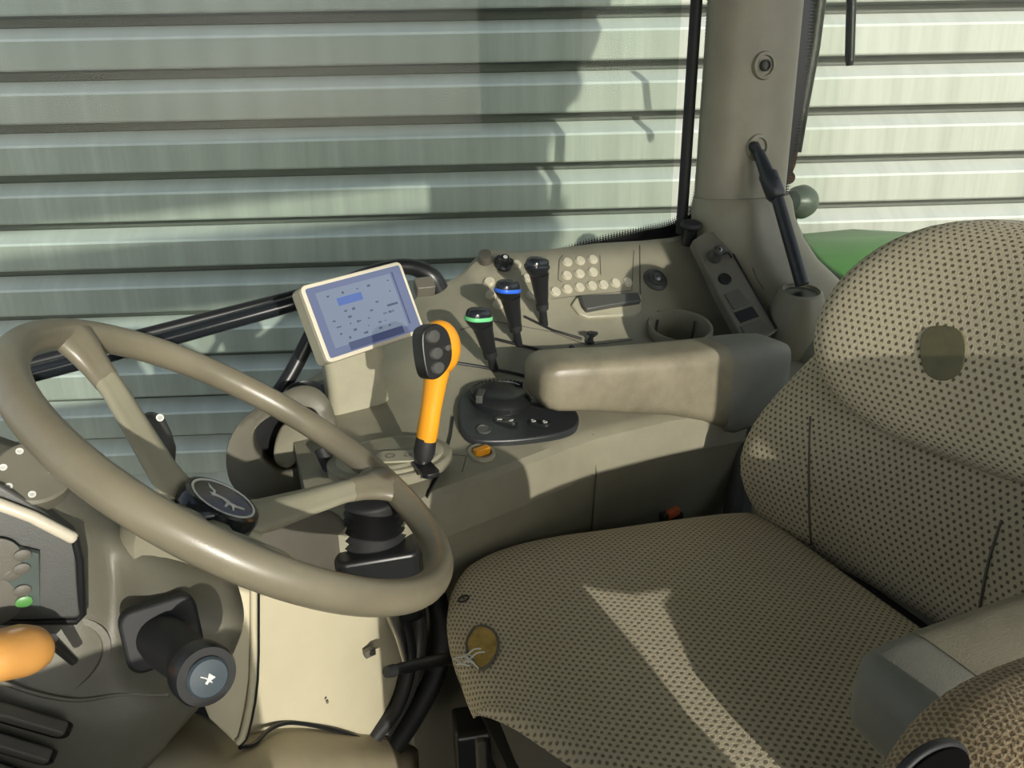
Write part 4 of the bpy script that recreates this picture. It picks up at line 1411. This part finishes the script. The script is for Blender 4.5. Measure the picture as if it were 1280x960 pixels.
em = on_poly('emblem_patch', closed_crom([(1150, 432), (1158, 412), (1180, 407), (1202, 415), (1208, 440), (1198, 468), (1176, 476), (1156, 464)], 3), .0015, PATCH, ub, .001, bvh=ubv)
em['label'] = 'faded olive emblem patch'
bbv = bvh_of(bs)
for seq in (((1013, 520), (1011, 600), (1014, 680), (1022, 725)), ((1252, 650), (1236, 700), (1226, 750), (1220, 790))):
    tube('seam', [on(x, y, bbv)[0] for x, y in seq], .0016, DTAUPE, backr, n=6, smooth_path=4)
# right armrest


def arm_secs(L, yc, hw):
    ss = []
    for x, t_, b_, w_, dy in L:
        x = x + (.018 if yc > .6 and x < .5 else 0)
        mid, h = (t_ + b_) / 2, (t_ - b_) / 2
        ss.append([V(x, yc + dy + hw * w_ * supe(a, 5.0)[0], mid + h * supe(a, 5.0)[1]) for a in np.linspace(0, 2 * pi, 40, endpoint=False)])
    return ss


rar = empty('armrest', (.6, .96, .66))
adopt(rar, seat)
L1 = [(.372, .690, .660, .55, 0), (.375, .700, .652, .78, 0), (.383, .708, .642, .92, 0), (.398, .712, .636, 1, 0), (.45, .708, .628, 1, 0), (.52, .703, .617, 1.02, 0), (.60, .699, .600, 1.04, 0), (.66, .697, .580, 1.05, 0), (.700, .696, .560, 1.05, 0)]
# cut slanted at the rear: shift bottoms back
sA = arm_secs(L1, .962, .046)
loft('arm_pad', sA, ARM, rar, sharp=50)
L2 = [(.700, .695, .555, 1.03, 0), (.72, .696, .548, 1.05, 0), (.77, .692, .55, 1.05, .006), (.81, .686, .56, .95, .014), (.840, .674, .575, .70, .02), (.853, .655, .60, .40, .026), (.857, .640, .615, .1, .028)]
o = loft('arm_pivot', arm_secs(L2, .962, .047), ARMG, rar, sharp=50)
tube('arm_post', [V(.76, .955, .60), V(.75, .93, .48), V(.70, .88, .36)], .022, DGREY, rar, n=16)
streak_outline = [(.405, .44), (.405, .535), (.412, .55), (.455, .577), (.493, .583), (.534, .592), (.62, .595), (.78, .60), (.78, .44)]
prism('streak_shade_panel', streak_outline, V(0, .326, 0), V(1, 0, 0), V(0, 0, 1), .012, DTAUPE, seat, .002)  # mostly hidden panel added to bound the sun streak on the cushion
# left armrest
lar = empty('armrest', (.6, .31, .63))
adopt(lar, seat)
L3 = [(.378, .660, .628, .55, 0), (.382, .672, .618, .80, 0), (.392, .680, .608, .95, 0), (.41, .683, .602, 1, 0), (.432, .684, .598, 1, 0)]
loft('arm_cap', arm_secs(L3, .300, .040), ARMG, lar, sharp=50)
L4 = [(.432, .685, .597, 1.0, 0), (.50, .687, .592, 1.02, 0), (.60, .689, .582, 1.04, 0), (.72, .690, .566, 1.04, 0), (.80, .686, .560, .95, 0), (.825, .67, .58, .7, 0)]
loft('arm_pad', arm_secs(L4, .300, .0405), ARM, lar, sharp=50)
tube('arm_post', [V(.76, .31, .60), V(.75, .34, .48), V(.70, .40, .36)], .022, DGREY, lar, n=16)
# seat base
sbx = loft('suspension_box', [[V(x, y, z) for x, y in [(.47 + a * s, SY + b * s) for a, b in rrect(.42, .38, .04, 4)]] for z, s in ((0.0, 1.0), (.10, 1.0), (.12, .92), (.30, .92), (.33, .98))], BLACKM, seat)
box('height_control', W(622, 948, Z=.32), V(.2, 1, 0), V(0, 0, 1), (.05, .13, .10), BLACK, seat, r=.008, bev=.004)
box('control_side', W(598, 958, Z=.32), V(1, -.1, 0), V(0, 0, 1), (.012, .12, .05), DTAUPE, seat, bev=.003)
# buckle
bk = thing('belt_buckle', W(840, 640, Y=.885), 'red seat belt buckle button just showing behind the far edge of the cushion', 'buckle')
q = W(841, 641, Y=.875)
box('buckle_body', q + V(0, 0, -.030), V(1, 0, 0), V(0, .2, 1), (.034, .06, .018), BLACK, bk, r=.004, bev=.002)
box('release_button', q, V(1, 0, .3), V(0, .2, 1), (.020, .012, .012), REDP, bk, bev=.002)

# ------------------------------------------------------------------ passenger seat (nearest the door)
ps = thing('passenger_seat', (.42, .18, 0), 'worn brown fabric folding side seat with a dark oval recess, at the lower right corner', 'seat')
secs = []
for y, s in ((.138, .88), (.143, .95), (.152, .99), (.17, 1.0), (.188, .99), (.200, .96), (.207, .90)):
    ring = []
    for a in np.linspace(0, 2 * pi, 56, endpoint=False):
        c, q = supe(a, 3.2)
        ring.append(V(.322 + .083 * s * c + .010 * q, y, .675 + .122 * s * q))
    secs.append(ring)
pbk = loft('folded_backrest', secs, FABW, ps, uvscale=1, sharp=80)
subsurf(pbk, 1)
oc = W(1160, 972, Y=.138)
prism('recess_rim', [(.0175 * cos(t), .0150 * sin(t)) for t in np.linspace(0, 2 * pi, 40, endpoint=False)], V(oc.x, .140, oc.z), V(1, 0, 0), V(0, 0, 1), .0035, BLACKM, pbk, .001)
prism('recess_dish', [(.0162 * cos(t), .0137 * sin(t)) for t in np.linspace(0, 2 * pi, 40, endpoint=False)], V(oc.x, .1365, oc.z), V(1, 0, 0), V(0, 0, 1), .0012, VOID, pbk, .0005)
box('side_seat_base', V(.268, .178, .33), V(1, 0, 0), V(0, 1, 0), (.225, .07, .66), TAUPE, ps, r=.03, bev=.008)  # seat base, widened out of view to shade the cushion front

# ------------------------------------------------------------------ strut, outside rods, work light, fender, wheel
gs = thing('gas_strut', W(975, 270, Y=1.19), 'black window strut leaning from the beige post down into its conical socket', 'strut')
a0, a1, a2, a3 = W(943, 183, Y=1.222), W(958, 215, Y=1.195), W(972, 248, Y=1.17), W(1003, 356, Y=CONE_P.y + .005)
tube('strut_joint', [a0 + V(0, .02, .004), a0, W(950, 195, Y=1.212)], [.007, .010, .008], BLACK, gs, n=16)
tube('strut_sleeve', [W(948, 190, Y=1.215), a1, W(960, 218, Y=1.193), W(970, 244, Y=1.174), a2], [.0105, .013, .0175, .0175, .014], STRUTM, gs, n=22)
tube('strut_rod', [a2, a3], [.0115, .0125], STRUTM, gs, n=18)
tube('strut_pin', [W(969, 222, Y=1.177), W(970, 223, Y=1.170)], .0035, BLACK, gs, n=10)
rod = thing('outside_rod', W(1000, 130, Y=1.42), 'black outside rod with a rusty joint at its lower end, beside the dotted window border', 'rod')
tube('rod_tube', [W(1030, -60, Y=1.42), W(1015, 60, Y=1.42), W(1002, 130, Y=1.42), W(992, 190, Y=1.42)], .0165, plastic('mottled_black_rod', (.03, .03, .025), .45, .2, var=.6, vscale=40), rod, n=16)
tube('rod_end', [W(992, 188, Y=1.42), W(988, 206, Y=1.42), W(985, 218, Y=1.42)], [.010, .011, .008], RUST, rod, n=12)
lathe('rod_joint', W(984, 222, Y=1.42), V(0, -1, 0), [(.012, -.012), (.015, 0), (.012, .012), (0, .013)], RUST, rod, n=18)
ant = thing('antenna', W(1063, 40, Y=1.6), 'short vertical black rod hanging into view above the right window', 'rod')
tube('antenna_rod', [W(1066, -60, Y=1.6), W(1062, 76, Y=1.6)], .0115, BLACK, ant, n=14)
tube('antenna_tip', [W(1062, 74, Y=1.6), W(1062, 82, Y=1.6)], [.0112, .008], BLACKM, ant, n=14)
wlp = W(994, 253, Y=1.5)
wk = thing('work_light', wlp, 'round grey-green lamp housing outside the window behind the strut', 'lamp')
lathe('lamp_housing', wlp + V(.02, 0, 0), V(-1, -.2, .1), [(.0, -.03), (.02, -.028), (.034, -.018), (.040, 0), (.036, .02), (.024, .036), (0, .042)], plastic('grey_green_lamp', (.13, .15, .13), .35, .1), wk, n=32)
tube('lamp_stem', [wlp + V(0, 0, -.03), wlp + V(-.05, -.03, -.14), wlp + V(-.10, -.05, -.16)], .010, BLACK, wk)

fen = thing('rear_fender', (1.75, 1.62, -.2), 'green rear fender just visible outside the lower corner of the rear window', 'fender')
fx = crom([(1.10, .40), (1.16, .60), (1.30, .735), (1.50, .80), (1.80, .84), (2.15, .80), (2.45, .66)], 5) if False else None
prof = [(1.08, .22), (1.12, .43), (1.20, .565), (1.34, .635), (1.60, .665), (1.85, .665), (2.15, .63), (2.45, .48)]
secs = []
for x, z in prof:
    secs.append([V(x, 1.42, z - .02), V(x, 1.45, z), V(x, 1.70, z + .005), V(x, 1.88, z - .002), V(x, 1.92, z - .03), V(x, 1.90, z - .05), V(x, 1.46, z - .03)])
loft('fender_skin', secs, GREENT, fen, sharp=40)
tc_ = V(1.78, 1.68, -.62)
ty_ = lathe('rear_tyre', tc_, V(0, 1, 0), [(.55, -.19), (.80, -.22), (.95, -.20), (.98, -.12), (.98, .12), (.95, .20), (.80, .22), (.55, .19)], TYRE, fen, n=48)
lathe('wheel_disc', tc_, V(0, 1, 0), [(.56, -.12), (.50, -.10), (.2, .02), (0, .02)], plastic('yellow_rim', (.6, .45, .03), .4), ty_, n=40)
SC.render.film_transparent = False
print('objects', len(bpy.data.objects))
